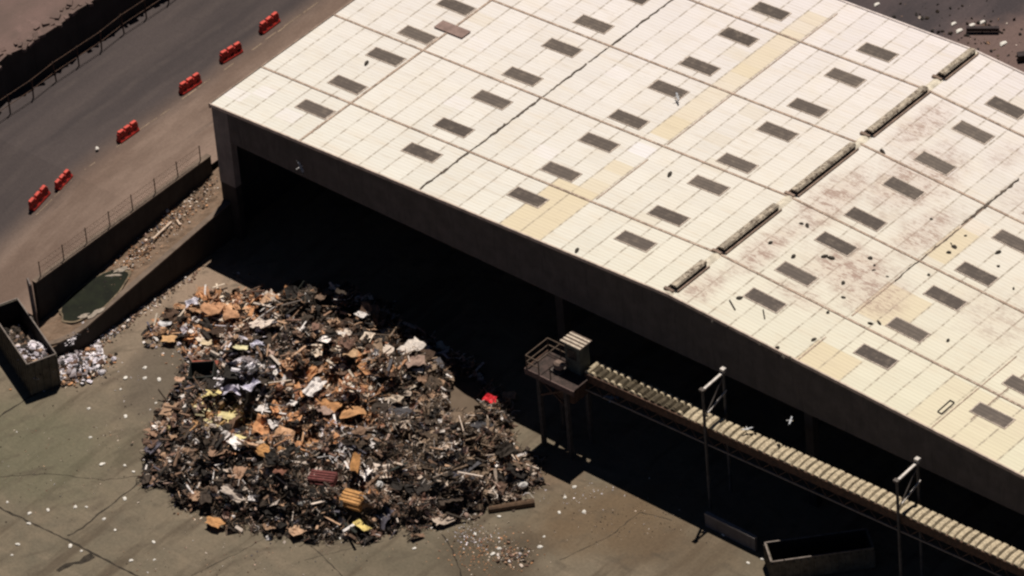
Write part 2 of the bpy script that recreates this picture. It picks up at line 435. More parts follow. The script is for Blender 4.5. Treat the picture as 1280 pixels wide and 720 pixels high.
# gate leaf at the wall's end
g = empty('gate_leaf', (-2.0,-14.7,1.0)); tag(g, 'narrow weathered grey gate leaf standing open at the end of the road wall', 'gate')
a = MB()
tw = Vector((.55,-.35,0))
b0 = Vector((-2.45,-14.45,1.0)); top = Vector((-.25,.1,3.35))
a.bar(b0, b0+top, .12); a.bar(b0+tw, b0+tw+top, .12); a.bar(b0+top, b0+tw+top, .1); a.bar(b0+Vector((0,0,.3)), b0+tw+Vector((0,0,.3)), .1)
a.build('gate_frame', simple('weathered_grey', (.16,.13,.115), .2, 3), g)
a = MB(); a.hexa([b0+tw*.1, b0+tw*.9, b0+tw*.9+Vector((.03,.04,0)), b0+tw*.1+Vector((.03,.04,0)), b0+tw*.1+top, b0+tw*.9+top, b0+tw*.9+top+Vector((.03,.04,0)), b0+tw*.1+top+Vector((.03,.04,0))])
a.build('gate_panel', simple('gate_sheet', (.10,.08,.07), .3, 4), g)

# green pool on the strip
def flat_blob(cx, cy, rx, ry, ang, z, seed, n=40, wob=.12, h=.02):
    r = random.Random(seed); ph = [r.uniform(0, 6.28) for _ in range(4)]; m = MB(); top = []; bot = []
    for i in range(n):
        t = 2*math.pi*i/n; k = 1+wob*(math.sin(2*t+ph[0])+.6*math.sin(3*t+ph[1])+.5*math.sin(5*t+ph[2])+.35*math.sin(9*t+ph[3]))
        x, y = rx*k*math.cos(t), ry*k*math.sin(t)
        X, Y = cx+x*math.cos(ang)-y*math.sin(ang), cy+x*math.sin(ang)+y*math.cos(ang)
        top.append((X, Y, z(Y) if callable(z) else z)); bot.append((X, Y, (z(Y) if callable(z) else z)-h))
    m.face(top)
    for i in range(n): j = (i+1) % n; m.face([bot[i], bot[j], top[j], top[i]])
    return m
c = P(117, 371, 1.55)
pud = empty('puddle', (c.x, c.y, 1.4)); tag(pud, 'dark green stagnant puddle with a pale silt rim in the dirt strip', 'puddle')
flat_blob(c.x+.05, c.y, 1.22, 2.95, -.02, lambda y: strip_z(y)+.06, 3, 56, .06).build('silt_rim', simple('puddle_silt', (.17,.13,.085), .45, 3, .95, col2=(.26,.21,.15), thr=.58), pud)
flat_blob(c.x+.05, c.y, 1.12, 2.75, -.02, lambda y: strip_z(y)+.085, 3, 56, .05).build('green_water', GREEN, pud)
for (u, v, rx, ry, an, s) in ((152,341,.16,.55,-.5,4),(143,347,.12,.4,-.9,6),(120,389,.22,.55,-.3,5),(104,392,.15,.4,-.6,7)):
    q = P(u, v, strip_z(c.y)+.1)
    tag(flat_blob(q.x, q.y, rx, ry, an, lambda y: strip_z(y)+.10, s, 18, .25, .05).build('plastic_scrap', FOAM), {4:'pale plastic scrap at the far end of the green puddle',6:'thin pale plastic scrap lying on the far edge of the green puddle',5:'pale plastic scrap at the near side of the green puddle',7:'small pale scrap at the near left tip of the green puddle'}[s], 'scrap')

# planks on the strip
for (u0,v0,u1,v1,w_,lab) in ((192,304,215,283,.13,'long bleached white plank lying alone on the dirt strip'),(160,319,186,316,.07,'thin brown stick lying on the dirt strip between the long plank and the green puddle'),(222,281,226,287,.12,'short pale board beyond the long white plank on the dirt strip')):
    z = 2.1; a0 = P(u0,v0,z); a1 = P(u1,v1,z); zz = max(strip_z(a0.y), strip_z(a1.y))+.09
    a0.z = zz; a1.z = zz; a = MB(); a.bar(a0, a1, w_, .05)
    tag(a.build('plank', WOOD if w_ > .1 else simple('brown_stick', (.16,.09,.05))), lab, 'plank')

# upper terrace beyond the road
tz = 6.2
m = MB(); rr = random.Random(9)
edge = [(-17.1+rr.uniform(-.3,.3)-.02*(y), y) for y in [i*1.0 for i in range(-60, 90)]]
edge = [(-17.9+.045*y+rr.uniform(-.14,.14), y) for (_, y) in edge]
for (x0, y0), (x1, y1) in zip(edge[:-1], edge[1:]):
    m.face([(-120,y0,tz),(x0,y0,tz),(x1,y1,tz),(-120,y1,tz)])
tag(m.build('upper_terrace', TERR), kind='structure')
tw_ = empty('retaining_wall', (-18,5,3.2)); tag(tw_, 'dark earth retaining wall between the road and the upper terrace', 'wall')
m = MB(); N3 = 7
for (x0, y0), (x1, y1) in zip(edge[:-1], edge[1:]):
    m.face([(x0,y0,tz),(x0+.1,y0,0),(x1+.1,y1,0),(x1,y1,tz)])
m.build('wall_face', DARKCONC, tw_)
m = MB()
for i, (x0, y0) in enumerate(edge):
    for k in range(5):
        s = rr.uniform(.1, .38); an = rr.uniform(0, 3)
        ax = Vector((math.cos(an), math.sin(an), rr.uniform(-.3,.3)))*s*1.7; ay = Vector((-math.sin(an), math.cos(an), rr.uniform(-.3,.3)))*s
        m.rbox((x0+rr.uniform(-.9,.12), y0+rr.uniform(-.5,.5), tz+rr.uniform(-.12,.1)), ax, ay, (0,0,s*.7), (.16+rr.uniform(-.04,.09),)*1+(.105+rr.uniform(-.02,.05), .09))
m.build('rubble_lip', TERR, tw_)
rf = empty('roadside_rail', (-16.8,3,3.2)); tag(rf, 'leaning wire rail along the foot of the upper terrace wall', 'fence')
for i in range(14):
    y = -8+i*2.1; a = MB(); a.bar((-16.6,y,road_z(y)), (-16.6+.12*math.sin(i*2.1),y,road_z(y)+1.5), .07); a.build('post', RUST, rf)
a = MB()
for i in range(13):
    y = -8+i*2.1
    for h in (.7, 1.45): a.bar((-16.6+.08*math.sin(i*2.1),y,road_z(y)+h), (-16.6+.08*math.sin((i+1)*2.1),y+2.1,road_z(y+2.1)+h), .035)
a.build('rail', RUST, rf)

# pavement joints and cracks -----------------------------------------
def joint(name, pts, wd, seed, z=.006, mat=JOINT, jit=.05):
    r = random.Random(seed); m = MB(); q = []
    W = [P(u, v) for u, v in pts]; seg = []
    for a, b in zip(W[:-1], W[1:]):
        n = max(2, int((b-a).length/.35))
        seg += [a+(b-a)*(i/n) for i in range(n)]
    seg.append(W[-1])
    for i, p in enumerate(seg):
        d = (seg[min(i+1, len(seg)-1)]-seg[max(i-1, 0)]).normalized(); n = Vector((-d.y, d.x, 0))
        k = wd*r.uniform(.45, 1.4)*.5; p = p+n*r.uniform(-jit, jit); q.append((p-n*k, p+n*k))
    for (a, b), (c, d) in zip(q[:-1], q[1:]): m.face([(a.x,a.y,z),(c.x,c.y,z),(d.x,d.y,z),(b.x,b.y,z)])
    return tag(m.build(name, mat), kind='structure')
joint('pavement_joint', [(-20,624),(0,635),(85,675),(122,695),(175,722),(220,745)], .13, 1)
joint('pavement_crack', [(85,670),(103,660),(118,647),(150,622),(178,600)], .10, 2)
joint('oil_stain', [(72,714),(84,706),(100,703),(116,694)], .42, 3, .005)
joint('pavement_joint', [(-10,527),(18,508),(45,492)], .12, 4)
joint('pavement_joint', [(552,668),(566,688),(578,722)], .08, 5)
joint('pavement_joint', [(366,668),(398,690),(430,722)], .05, 6)
joint('pavement_crack', [(380,700),(420,690),(480,676)], .04, 7)
joint('pavement_crack', [(240,720),(262,708),(300,690),(340,668)], .05, 8)
joint('pavement_crack', [(0,596),(60,592),(130,600),(200,592)], .04, 10)
joint('pavement_crack', [(290,342),(310,352),(330,362)], .05, 11)
joint('pavement_crack', [(700,700),(760,672),(800,640),(840,650)], .05, 12)

# ------------------------------------------------------------------ the shed
B = empty('warehouse', (0,0,0))
tag(B, 'huge open-fronted shed with a pale sheeted low gable roof full of grey skylights', 'warehouse')
rnd = random.Random(11)
def lerp(a, b, t): return tuple(a[i]+(b[i]-a[i])*t for i in range(3))
xs = [0, 1.4, 2.6, 4.2, 5.8, 7.4]
while xs[-1]+1.6 < XR-.3: xs.append(xs[-1]+1.6)
xs[-1] = XR if XR-xs[-1] < .9 else xs[-1]
if xs[-1] != XR: xs.append(XR)
x = XR
xs2 = [26.6+9.6+1.6*i for i in range(1, 30)]
xs += [v for v in xs2 if XR+.5 < v < XE]+[XE]
ysb = [0]+[1.093*i for i in range(1, 27) if 1.093*i < YB-.3]+[YB]
patch = {}
for _ in range(34): patch[(rnd.randrange(len(xs)), rnd.randrange(len(ysb)))] = rnd.random()
m = MB()
for i in range(len(xs)-1):
    colv = rnd.uniform(-.03, .03)
    for j in range(len(ysb)-1):
        x0, x1, y0, y1 = xs[i], xs[i+1], ysb[j], ysb[j+1]; xm, ym = (x0+x1)/2, (y0+y1)/2
        t = min(1, max(0, ym/YB)); s = min(1, max(0, (xm-20)/45))
        c = lerp((.68,.655,.585), (.70,.645,.63), t)                 # camera colour cast painted into the sheets: pinkish behind, yellowish in front
        c = lerp(c, (.66,.62,.43), .8*s*(1-t))
        k = 1+colv*.7+rnd.uniform(-.022, .022); c = tuple(q*k for q in c)
        Y = (.64,.53,.34)
        if 24.6 < xm < 26.8 and (5.5 < ym < 9.2 or 11.6 < ym < 27.5): c = lerp(c, Y, rnd.uniform(.25,.75) if not 17 < ym < 18 else .2)
        if 23 < xm < 26.9 and 0 < ym < 5: c = lerp(c, Y, .75)
        if 24.6 < xm < 26.8 and 9.6 < ym < 11: c = (.74,.71,.70)
        if 46 < xm < 49 and (.2 < ym < 2.6): c = lerp(c, Y, .7)
        if 46 < xm < 48.5 and (5 < ym < 9): c = lerp(c, Y, .6)
        if 46 < xm < 47.4 and 11.5 < ym < 16.5: c = lerp(c, Y, .7)
        if 54 < xm < 60 and ym < 4: c = lerp(c, Y, .35)
        if (i, j) in patch: c = lerp(c, (.76,.72,.72) if patch[(i,j)] > .4 else (.62,.55,.44), .45)
        nn = 1
        m.face([(x0,y0,rz(x0)),(x1,y0,rz(x1)),(x1,y1,rz(x1)),(x0,y1,rz(x0))], c)
z_ = -.16
m.face([(0,0,rz(0)+z_),(0,YB,rz(0)+z_),(XR,YB,rz(XR)+z_),(XR,0,rz(XR)+z_)]); m.face([(XR,0,rz(XR)+z_),(XR,YB,rz(XR)+z_),(XE,YB,rz(XE)+z_),(XE,0,rz(XE)+z_)])
m.build('roof', ROOFM, B)
# edge trims
def slope_strip(m, x0, x1, y0, y1, h0, h1, col=(.5,.5,.5)):
    cuts = [x0]+([XR] if x0 < XR < x1 else [])+[x1]
    for a, b in zip(cuts[:-1], cuts[1:]):
        m.hexa([(a,y0,rz(a)+h0),(b,y0,rz(b)+h0),(b,y1,rz(b)+h0),(a,y1,rz(a)+h0),(a,y0,rz(a)+h1),(b,y0,rz(b)+h1),(b,y1,rz(b)+h1),(a,y1,rz(a)+h1)], col)
m = MB(); slope_strip(m, -.02, XE, -.09, -.003, -.17, .05); m.build('front_trim', simple('front_edge_metal', (.50,.40,.33), .25, 2), B)
m = MB(); m.box((-.12,-.09,H-.3), (-.022,YB,H+.05)); m.build('eave_gutter', TRIM, B)
m = MB(); slope_strip(m, -.02, XE, YB+.003, YB+.12, -.17, .06); m.build('rear_trim', simple('rear_edge_metal', (.62,.54,.5), .2, 2), B)
# fascia over the opening, columns, walls
m = MB()
cuts = [1.3]
for a, b in ((1.302, XR), (XR, XE)):
    m.hexa([(a,.0,7.6),(b,.0,7.6),(b,.35,7.6),(a,.35,7.6),(a,.0,rz(a)-.175),(b,.0,rz(b)-.175),(b,.35,rz(b)-.175),(a,.35,rz(a)-.175)])
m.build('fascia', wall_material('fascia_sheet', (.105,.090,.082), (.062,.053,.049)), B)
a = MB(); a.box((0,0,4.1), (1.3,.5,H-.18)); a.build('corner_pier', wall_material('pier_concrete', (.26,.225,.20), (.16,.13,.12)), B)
a = MB(); a.box((.02,.02,0), (1.28,.48,4.098)); a.build('pier_base', SHEDSHADE, B)
a = MB(); a.box((.0,.502,0), (.25,YB-.002,rz(0)-.18)); a.build('side_wall', SHEDSHADE, B)
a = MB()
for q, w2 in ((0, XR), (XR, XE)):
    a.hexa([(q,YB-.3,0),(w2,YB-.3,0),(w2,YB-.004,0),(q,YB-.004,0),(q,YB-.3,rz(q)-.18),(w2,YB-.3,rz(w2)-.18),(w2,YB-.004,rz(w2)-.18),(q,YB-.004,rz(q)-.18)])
a.build('rear_wall', SHEDSHADE, B)
a = MB(); a.box((XE-.3,.5,0), (XE,YB-.302,rz(XE)-.18)); a.build('side_wall', SHEDSHADE, B)
cproto = MB(); cproto.box((-.3,-.25,0), (.3,.25,7.598)); cp = cproto.build('column', SHEDSHADE, B); cp.location = (36.4,10,0)
for cx, cy in ((27.2,.8),(46,.9),(65.2,.9),(17,10),(27.2,10),(46,10),(55.6,10)):
    o = cp.copy(); COL.objects.link(o); o.parent = B; o.location = (cx, cy, 0)
# seams
YS = [4.65, 11.35, 17.85, 24.4]
for y in YS:
    m = MB(); slope_strip(m, .0, XE, y-.07, y+.07, .003, .05); m.build('roof_seam', SEAM, B)
m = MB(); m.hexa([(7.33,0,rz(7.33)+.004),(7.47,0,rz(7.47)+.004),(7.47,YB,rz(7.47)+.004),(7.33,YB,rz(7.33)+.004),(7.33,0,rz(7.33)+.056),(7.47,0,rz(7.47)+.056),(7.47,YB,rz(7.47)+.056),(7.33,YB,rz(7.33)+.056)])
m.build('roof_seam', SEAM, B)
for (x, ya, yb, wd) in ((26.75,5,9.8,.08),(26.75,11.6,28,.08),(46,5,9.5,.09),(46,0,2.6,.09),(46,11.5,17.5,.10),(55.6,0,8,.07),(56.9,2.0,7.6,.07)):
    m = MB(); m.hexa([(x-wd/2,ya,rz(x)+.006),(x+wd/2,ya,rz(x+wd/2)+.006),(x+wd/2,yb,rz(x+wd/2)+.006),(x-wd/2,yb,rz(x)+.006)]+[(x-wd/2,ya,rz(x)+.03),(x+wd/2,ya,rz(x+wd/2)+.03),(x+wd/2,yb,rz(x+wd/2)+.03),(x-wd/2,yb,rz(x)+.03)])
    m.build('roof_seam', SEAM, B)
# broken dark joint at x=17, with torn flashing
r = random.Random(21)
def crackline(x, spans, wd, seed, mat=CRACK):
    r = random.Random(seed)
    for ya, yb in spans:
        m = MB(); y = ya; prev = None
        while True:
            k = wd*r.uniform(.25, 1.2)/2; o = r.uniform(-.05, .05); h = rz(x)+.03+r.uniform(0, .05)
            cur = [(x+o-k,y,rz(x-k)-.01), (x+o-k,y,h), (x+o+k,y,h), (x+o+k,y,rz(x+k)-.01)]
            if prev:
                for i in range(3): m.face([prev[i], cur[i], cur[i+1], prev[i+1]])
            prev = cur
            if y >= yb: break
            y = min(yb, y+r.uniform(.12, .4))
        m.build('torn_flashing', mat, B)
crackline(17.05, [(.1,2.6),(3.4,4.5),(6.6,8.0),(9.0,11.2)], .17, 1)
crackline(17.05, [(2.6,3.4),(4.5,6.6),(8.0,9.0),(11.3,13),(15.8,29)], .07, 2)
crackline(17.05, [(13,15.6),(17.8,19.4),(20.3,22.5),(27,29)], .13, 3)
crackline(45.95, [(15.5,21),(22,26)], .18, 4)
crackline(46.0, [(9,15)], .07, 5)
crackline(7.4, [(1.0,1.8)], .25, 6, SEAM)
# skylights
SX = [5.95, 14.6, 23.1, 31.5, 41.2, 49.3, 57.6, 66.5]
SY = [3.0, 6.05, 9.6, 12.4, 16.15, 19.1, 22.85, 26.0]
prot = {}; SKYS = []
rs = random.Random(4)
for sx in SX:
    sg = 1 if sx < XR else -1
    for sy in SY:
        if sg not in prot:
            mm_ = MB(); mm_.box((-1.18,-.45,.004), (1.18,.45,.05)); prot[sg] = mm_.build('skylight', SKYL, B); prot[sg].location = (sx,sy,rz(sx))
            o = prot[sg]; o.rotation_euler = (0, -math.atan(RISE/XR)*sg, 0)
        else:
            o = prot[sg].copy(); COL.objects.link(o); o.parent = B; o.location = (sx+rs.uniform(-.06,.06), sy+rs.uniform(-.06,.06), rz(sx))
            if sx < 8 and sy > 20: o.location.y += .3
        o.rotation_euler.z = rs.uniform(-.012,.012)
        SKYS.append(o)
o = prot[1].copy(); COL.objects.link(o); o.parent = B; o.location = (7.5,14.0,rz(7.5)+.06); o.scale = (.98,.95,1); o.data = o.data.copy(); o.data.materials[0] = simple('faded_panel', (.24,.165,.14), .2, 2)
o['label'] = 'reddish skylight panel lying across the seam'
fm = MB()
for a_, b_ in (((-1.27,-.53,.003),(1.27,-.452,.035)),((-1.27,.452,.003),(1.27,.53,.035)),((-1.27,-.45,.003),(-1.182,.45,.035)),((1.182,-.45,.003),(1.27,.45,.035))): fm.box(a_, b_)
fr0 = fm.build('frame', simple('skylight_flashing', (.50,.42,.35), .3, 5, .8, col2=(.26,.20,.16), thr=.50), SKYS[0])
fr0.matrix_parent_inverse = Matrix.Identity(4)
for o in SKYS[1:]:
    f_ = fr0.copy(); COL.objects.link(f_); f_.parent = o; f_.matrix_parent_inverse = Matrix.Identity(4)
# ridge cap and vents
m = MB()
m.hexa([(XR-.3,0,rz(XR-.3)+.004),(XR+.3,0,rz(XR-.3)+.004),(XR+.3,YB,rz(XR-.3)+.004),(XR-.3,YB,rz(XR-.3)+.004),(XR-.06,0,rz(XR)+.07),(XR+.06,0,rz(XR)+.07),(XR+.06,YB,rz(XR)+.07),(XR-.06,YB,rz(XR)+.07)])
m.build('ridge_cap', simple('ridge_cap', (.60,.54,.43), .25, 2, col2=(.16,.12,.09), thr=.60), B)
rv = random.Random(8)
for ya, yb in ((.5,3.3),(4.9,10.0),(11.7,17.3),(18.9,24.3),(25.9,29.0)):
    z0 = rz(XR)+.02
    m = MB(); m.box((XR-.22,ya,z0-.1), (XR+.22,yb,z0+.26)); v = m.build('ridge_vent', VENTD, B)
    n = max(2, int((yb-ya)/1.3)); st = (yb-ya)/n
    for i in range(n):
        k = MB(); q = rv.uniform(-.015,.015); a_, b_ = ya+i*st-.04, ya+(i+1)*st-.02
        k.hexa([(XR-.20,a_,z0+.28+q),(XR+.30,a_,z0+.28+q),(XR+.30,b_,z0+.28+q),(XR-.20,b_,z0+.28+q),(XR-.16,a_,z0+.35+q),(XR+.22,a_,z0+.40+q),(XR+.22,b_,z0+.40+q),(XR-.16,b_,z0+.35+q)])
        k.build('vent_cap', VENTM, v)
    k = MB(); k.box((XR-.36,ya-.06,z0-.12), (XR-.30,yb+.06,z0+.12)); k.box((XR+.34,ya-.06,z0-.12), (XR+.42,yb+.06,z0+.08)); k.box((XR-.5,ya-.3,z0-.12), (XR+.2,ya-.1,z0+.1)); k.build('vent_kerb', TRIM, v)

# small dark clumps lying on the roof
def roof_hit(u, v):
    d = Vector(CF*FPX + CR*(u-640) - CU*(v-360)); C = Vector(CAM_POS)
    lo, hi = 380., 440.; d = d/d.length
    lo, hi = 200., 700.
    for _ in range(50):
        mid = (lo+hi)/2; p = C+d*mid
        if p.z > rz(p.x): lo = mid
        else: hi = mid
    return C+d*lo
def clump(seed, s):
    r = random.Random(seed); m = MB(); nn = 8
    rings = []
    for k in range(4):
        zz = (0,.35,.7,.9)[k]*s*.55; rad = (1,1.05,.7,.25)[k]*s*.5
        rings.append([(rad*r.uniform(.7,1.25)*math.cos(6.283*i/nn)*1.2, rad*r.uniform(.7,1.25)*math.sin(6.283*i/nn)*.8, zz) for i in range(nn)])
    for a, b in zip(rings[:-1], rings[1:]):
        for i in range(nn): j = (i+1) % nn; m.face([a[i], a[j], b[j], b[i]])
    m.face(rings[-1]); return m
dk = simple('dark_clump', (.06,.05,.04), .4, 6)
cl = [clump(i, 1).build('debris_clump', dk) for i in range(3)]
ORD = ['first','second','third','fourth','fifth','sixth','seventh','eighth','ninth','tenth','eleventh','twelfth','thirteenth','fourteenth','fifteenth','sixteenth','seventeenth','eighteenth','nineteenth','twentieth']
ORD += ['twenty-'+k for k in ORD[:9]]+['thirtieth','thirty-first','thirty-second']
def clump_cell(h):
    col_ = min((4,5,6), key=lambda i: abs(SX[i]-h.x)); row = min(range(8), key=lambda i: abs(SY[i]-h.y))
    dx, dy = h.x-SX[col_], h.y-SY[row]
    side = ('right of' if dx > 0 else 'left of') if abs(dx) > abs(dy)+.6 else ('behind' if dy > 0 else 'in front of')
    return col_, row, side
def clump_label(i):
    me_ = cells[i]; same = sorted([k for k in range(len(cells)) if cells[k] == me_], key=lambda k: spots[k][0])
    cn = ('first','second','third')[me_[0]-4]; ro = ORD[me_[1]]
    if len(same) == 1: return f'dark clump {me_[2]} {ro} skylight from the front, {cn} row right of the vents'
    return f'{ORD[same.index(i)]} dark clump from left {me_[2]} {ro} front skylight of {cn} row past vents'
spots = [(880,393),(890,403),(910,409),(924,373),(1017,425),(972,435),(950,431),(979,447),(988,448),(963,304),(992,321),(1002,280),(1009,282),(1031,321),(1039,323),(1088,323),(1093,332),(1092,338),(1054,372),(1035,391),(1103,190),(1164,274),(1207,295),(1189,305),(1193,309),(1186,316),(1248,316),(1248,333),(1161,344),(1109,346),(1054,354),(1088,405),(1099,404),(1185,426),(1267,361)]
cells = [clump_cell(roof_hit(*q)) for q in spots]
r = random.Random(3)
for i, (u, v) in enumerate(spots):
    h = roof_hit(u, v); o = cl[i] if i < 3 else cl[i % 3].copy()
    if i >= 3: COL.objects.link(o)
    s = r.uniform(.14,.34); o.location = h; o.scale = (s*r.uniform(.7,1.3), s*r.uniform(.6,1.1), s); o.rotation_euler = (0,0,r.uniform(0,6))
    tag(o, clump_label(i), 'debris clump', 'dark clumps scattered on the roof')
for (u, v, s, lab) in ((458,80,.4,'small dark clump alone on the far left bay of the roof'),(837,219,.42,'dark flake on the roof between the yellow sheets and the ridge vents'),(721,314,.38,'dark clump near the front roof edge below the yellow sheets')):
    o = cl[1].copy(); COL.objects.link(o); o.location = roof_hit(u, v); o.scale = (s,s*.7,s); tag(o, lab, 'debris clump')
for (x, y, an, lab) in ((None,None,0,0),):
    pass
for (u0,v0,u1,v1,lab) in ((912,376,919,388,'thin dark stick on the roof left of the front skylight nearest the ridge'),(954,388,956,399,'dark bent stick on the roof just in front of a skylight near the front edge')):
    a = MB(); p0 = roof_hit(u0,v0); p1 = roof_hit(u1,v1); a.bar(p0+Vector((0,0,.05)), p1+Vector((0,0,.05)), .07); tag(a.build('stick', dk), lab, 'stick')
# loose frame on the roof, lower right
a = MB(); c0, c1, c2, c3 = roof_hit(1172,515), roof_hit(1177,518), roof_hit(1193,504), roof_hit(1188,501)
for p, q in ((c0,c1),(c1,c2),(c2,c3),(c3,c0)): a.bar(p+Vector((0,0,.06)), q+Vector((0,0,.04)), .05)
tag(a.build('loose_frame', dk), 'small empty rectangular frame lying on the near right part of the roof', 'frame')

# ------------------------------------------------------------------ red barriers
def foot(u, v):
    z = 3.2
    for _ in range(20): p = P(u, v, z); z = road_z(p.y)
    p.z = z; return p
def barrier_mb():
    m = MB(); L = 1.7; n = 3; seg = L/n
    prof = [(-.24,0),(-.24,.10),(-.15,.26),(-.12,.60),(.12,.60),(.15,.26),(.24,.10),(.24,0)]
    k = len(m.v)
    for yy_ in (-L/2, L/2):
        for (px_, pz) in prof: m.v.append((px_, yy_, pz))
    np_ = len(prof)
    for i in range(np_):
        j = (i+1) % np_; m.f.append((k+i, k+j, k+np_+j, k+np_+i)); m.c.append((.5,)*3); m.m.append(0)
    m.f.append(tuple(k+i for i in reversed(range(np_)))); m.c.append((.5,)*3); m.m.append(0)
    m.f.append(tuple(k+np_+i for i in range(np_))); m.c.append((.5,)*3); m.m.append(0)
    return m, L, seg
bm_, BL, BS = barrier_mb()
bar = empty('traffic_barrier')
bm_.build('barrier_body', REDP, bar, bevel=.03)
for i in range(3):
    y = -BL/2+BS*(i+.5); a = MB(); a.hexa([(-.12,y-BS*.42,.602),(.12,y-BS*.42,.602),(.12,y+BS*.42,.602),(-.12,y+BS*.42,.602),(-.11,y-BS*.36,.76),(.11,y-BS*.36,.76),(.11,y+BS*.36,.76),(-.11,y+BS*.36,.76)])
    a.build('top_lug', simple('red_plastic_lug', (.62,.08,.055), .25, 6, .6), bar, bevel=.02)
for i in range(3):
    y = -BL/2+BS*(i+.5); a = MB(); a.hexa([(.20,y-BS*.24,.0),(.25,y-BS*.24,.0),(.25,y+BS*.24,.0),(.20,y+BS*.24,.0),(.13,y-BS*.2,.34),(.16,y-BS*.2,.34),(.16,y+BS*.2,.34),(.13,y+BS*.2,.34)])
    a.build('slot', simple('slot_dark', (.10,.012,.01), .2, 4), bar)
feet = [((50,252),1.0,'nearest','leftmost red plastic barrier, lowest of the six in the row along the road'),((80,228),.8,'','short red plastic barrier second from the left, close beside the leftmost one'),((160,170),1.0,'','third red plastic barrier from the left along the road'),((238,110),1.0,'','fourth red plastic barrier from the left along the road'),((289,71),1.0,'','fifth red plastic barrier from the left, second from the top of the photo'),((337,34),1.0,'','last red plastic barrier of the row, nearest the top of the photo')]
r = random.Random(6)
for i, ((u, v), s, _, lab) in enumerate(feet):
    o = bar if i == 0 else copy_tree(bar)
    p = foot(u, v); o.location = p; o.scale = (1, s, s if s < 1 else 1); o.rotation_euler = (math.atan(.21) if p.y < -4.5 else 0, 0, r.uniform(-.10,.10))
    tag(o, lab, 'barrier', 'red barriers along the road')

# ------------------------------------------------------------------ conveyor
CV = empty('conveyor', (32.4,-2.15,0)); tag(CV, 'long raised conveyor with pale cross slats running in front of the shed', 'conveyor')
X0, X1 = 32.2, 70.0
def cz(x): return 5.77+(x-32.4)*.029
YF, YR = -2.85, -1.76
def sl(m, xa, xb, y0, y1, h0, h1, col=(.5,.5,.5)):
    m.hexa([(xa,y0,cz(xa)+h0),(xb,y0,cz(xb)+h0),(xb,y1,cz(xb)+h0),(xa,y1,cz(xa)+h0),(xa,y0,cz(xa)+h1),(xb,y0,cz(xb)+h1),(xb,y1,cz(xb)+h1),(xa,y1,cz(xa)+h1)], col)
m = MB(); sl(m, X0, X1, YF+.05, YR-.05, -.18, -.05); m.build('belt', BELT, CV)
m = MB(); sl(m, X0-.2, X1, YF-.08, YF+.04, -.62, -.03); m.build('side_girder', RUST, CV)
m = MB(); sl(m, X0-.2, X1, YR-.04, YR+.08, -.62, -.03); m.build('side_girder', RUST, CV)
m = MB(); sl(m, X0-1.5, X1, YF-.16, YF-.06, -1.25, -1.13); m.build('lower_rail', simple('rail_grey', (.15,.13,.12), .2, 3), CV)
m = MB()
i = 0; x = X0
while x < X1-1.2:
    m.bar((x,YF-.11,cz(x)-1.15), (x+.6,YF-.02,cz(x)-.6), .05); m.bar((x+1.2,YF-.11,cz(x)-1.15), (x+.6,YF-.02,cz(x)-.6), .05); x += 1.2
m.build('lattice', RUST, CV)
rc = random.Random(12)
DIRTY = simple('dirty_slat', (.075,.058,.036), .4, 4, .9)
x = X0+.35; slats = []
while x < 66:
    m = MB(); wdt = .37
    grim = x < 39.5
    mat = CLEAT
    jh = rc.uniform(-.02,.03); lean = rc.uniform(-.05,.05)
    if grim:
        for ya, yb, mi in ((YF+.02,YF+.16+rc.uniform(-.05,.05),0 if rc.random() < .45 else 1),(YF+.2,YR-.3,1),(YR-.26,YR+.02,0 if rc.random() < .85 else 1)):
            m.hexa([(x+lean*0-wdt/2,ya,cz(x)-.02),(x+wdt/2,ya,cz(x)-.02),(x+wdt/2+lean,yb,cz(x)-.02),(x-wdt/2+lean,yb,cz(x)-.02)]+[(x-.10,ya,cz(x)+.13),(x+.10,ya,cz(x)+.13),(x+.10+lean,yb,cz(x)+.13),(x-.10+lean,yb,cz(x)+.13)], mi=mi)
    else:
        n = 6; prev = None; 
        for k in range(n):
            ya = YF-.04+(YR-YF+.08)*k/n; yb = YF-.04+(YR-YF+.08)*(k+1)/n
            f = lambda y: .06+.06*math.sin(math.pi*min(1, max(0, (y-YF+.04)/(YR-YF+.08))))+jh
            m.hexa([(x-wdt/2,ya,cz(x)-.02),(x+wdt/2,ya,cz(x)-.02),(x+wdt/2,yb,cz(x)-.02),(x-wdt/2,yb,cz(x)-.02),(x-wdt/2+lean*.3,ya,cz(x)+f(ya)),(x+wdt/2-.06+lean*.3,ya,cz(x)+f(ya)),(x+wdt/2-.06+lean*.3,yb,cz(x)+f(yb)),(x-wdt/2+lean*.3,yb,cz(x)+f(yb))], mi=0)
    m.build('slat', [CLEAT, DIRTY], CV)
    x += .51
# end drum
m = MB(); m.tube((X0-.05,YF,cz(X0)+.02), (X0-.05,YR,cz(X0)+.02), .16, 12); m.build('end_roller', CLEAT, CV)
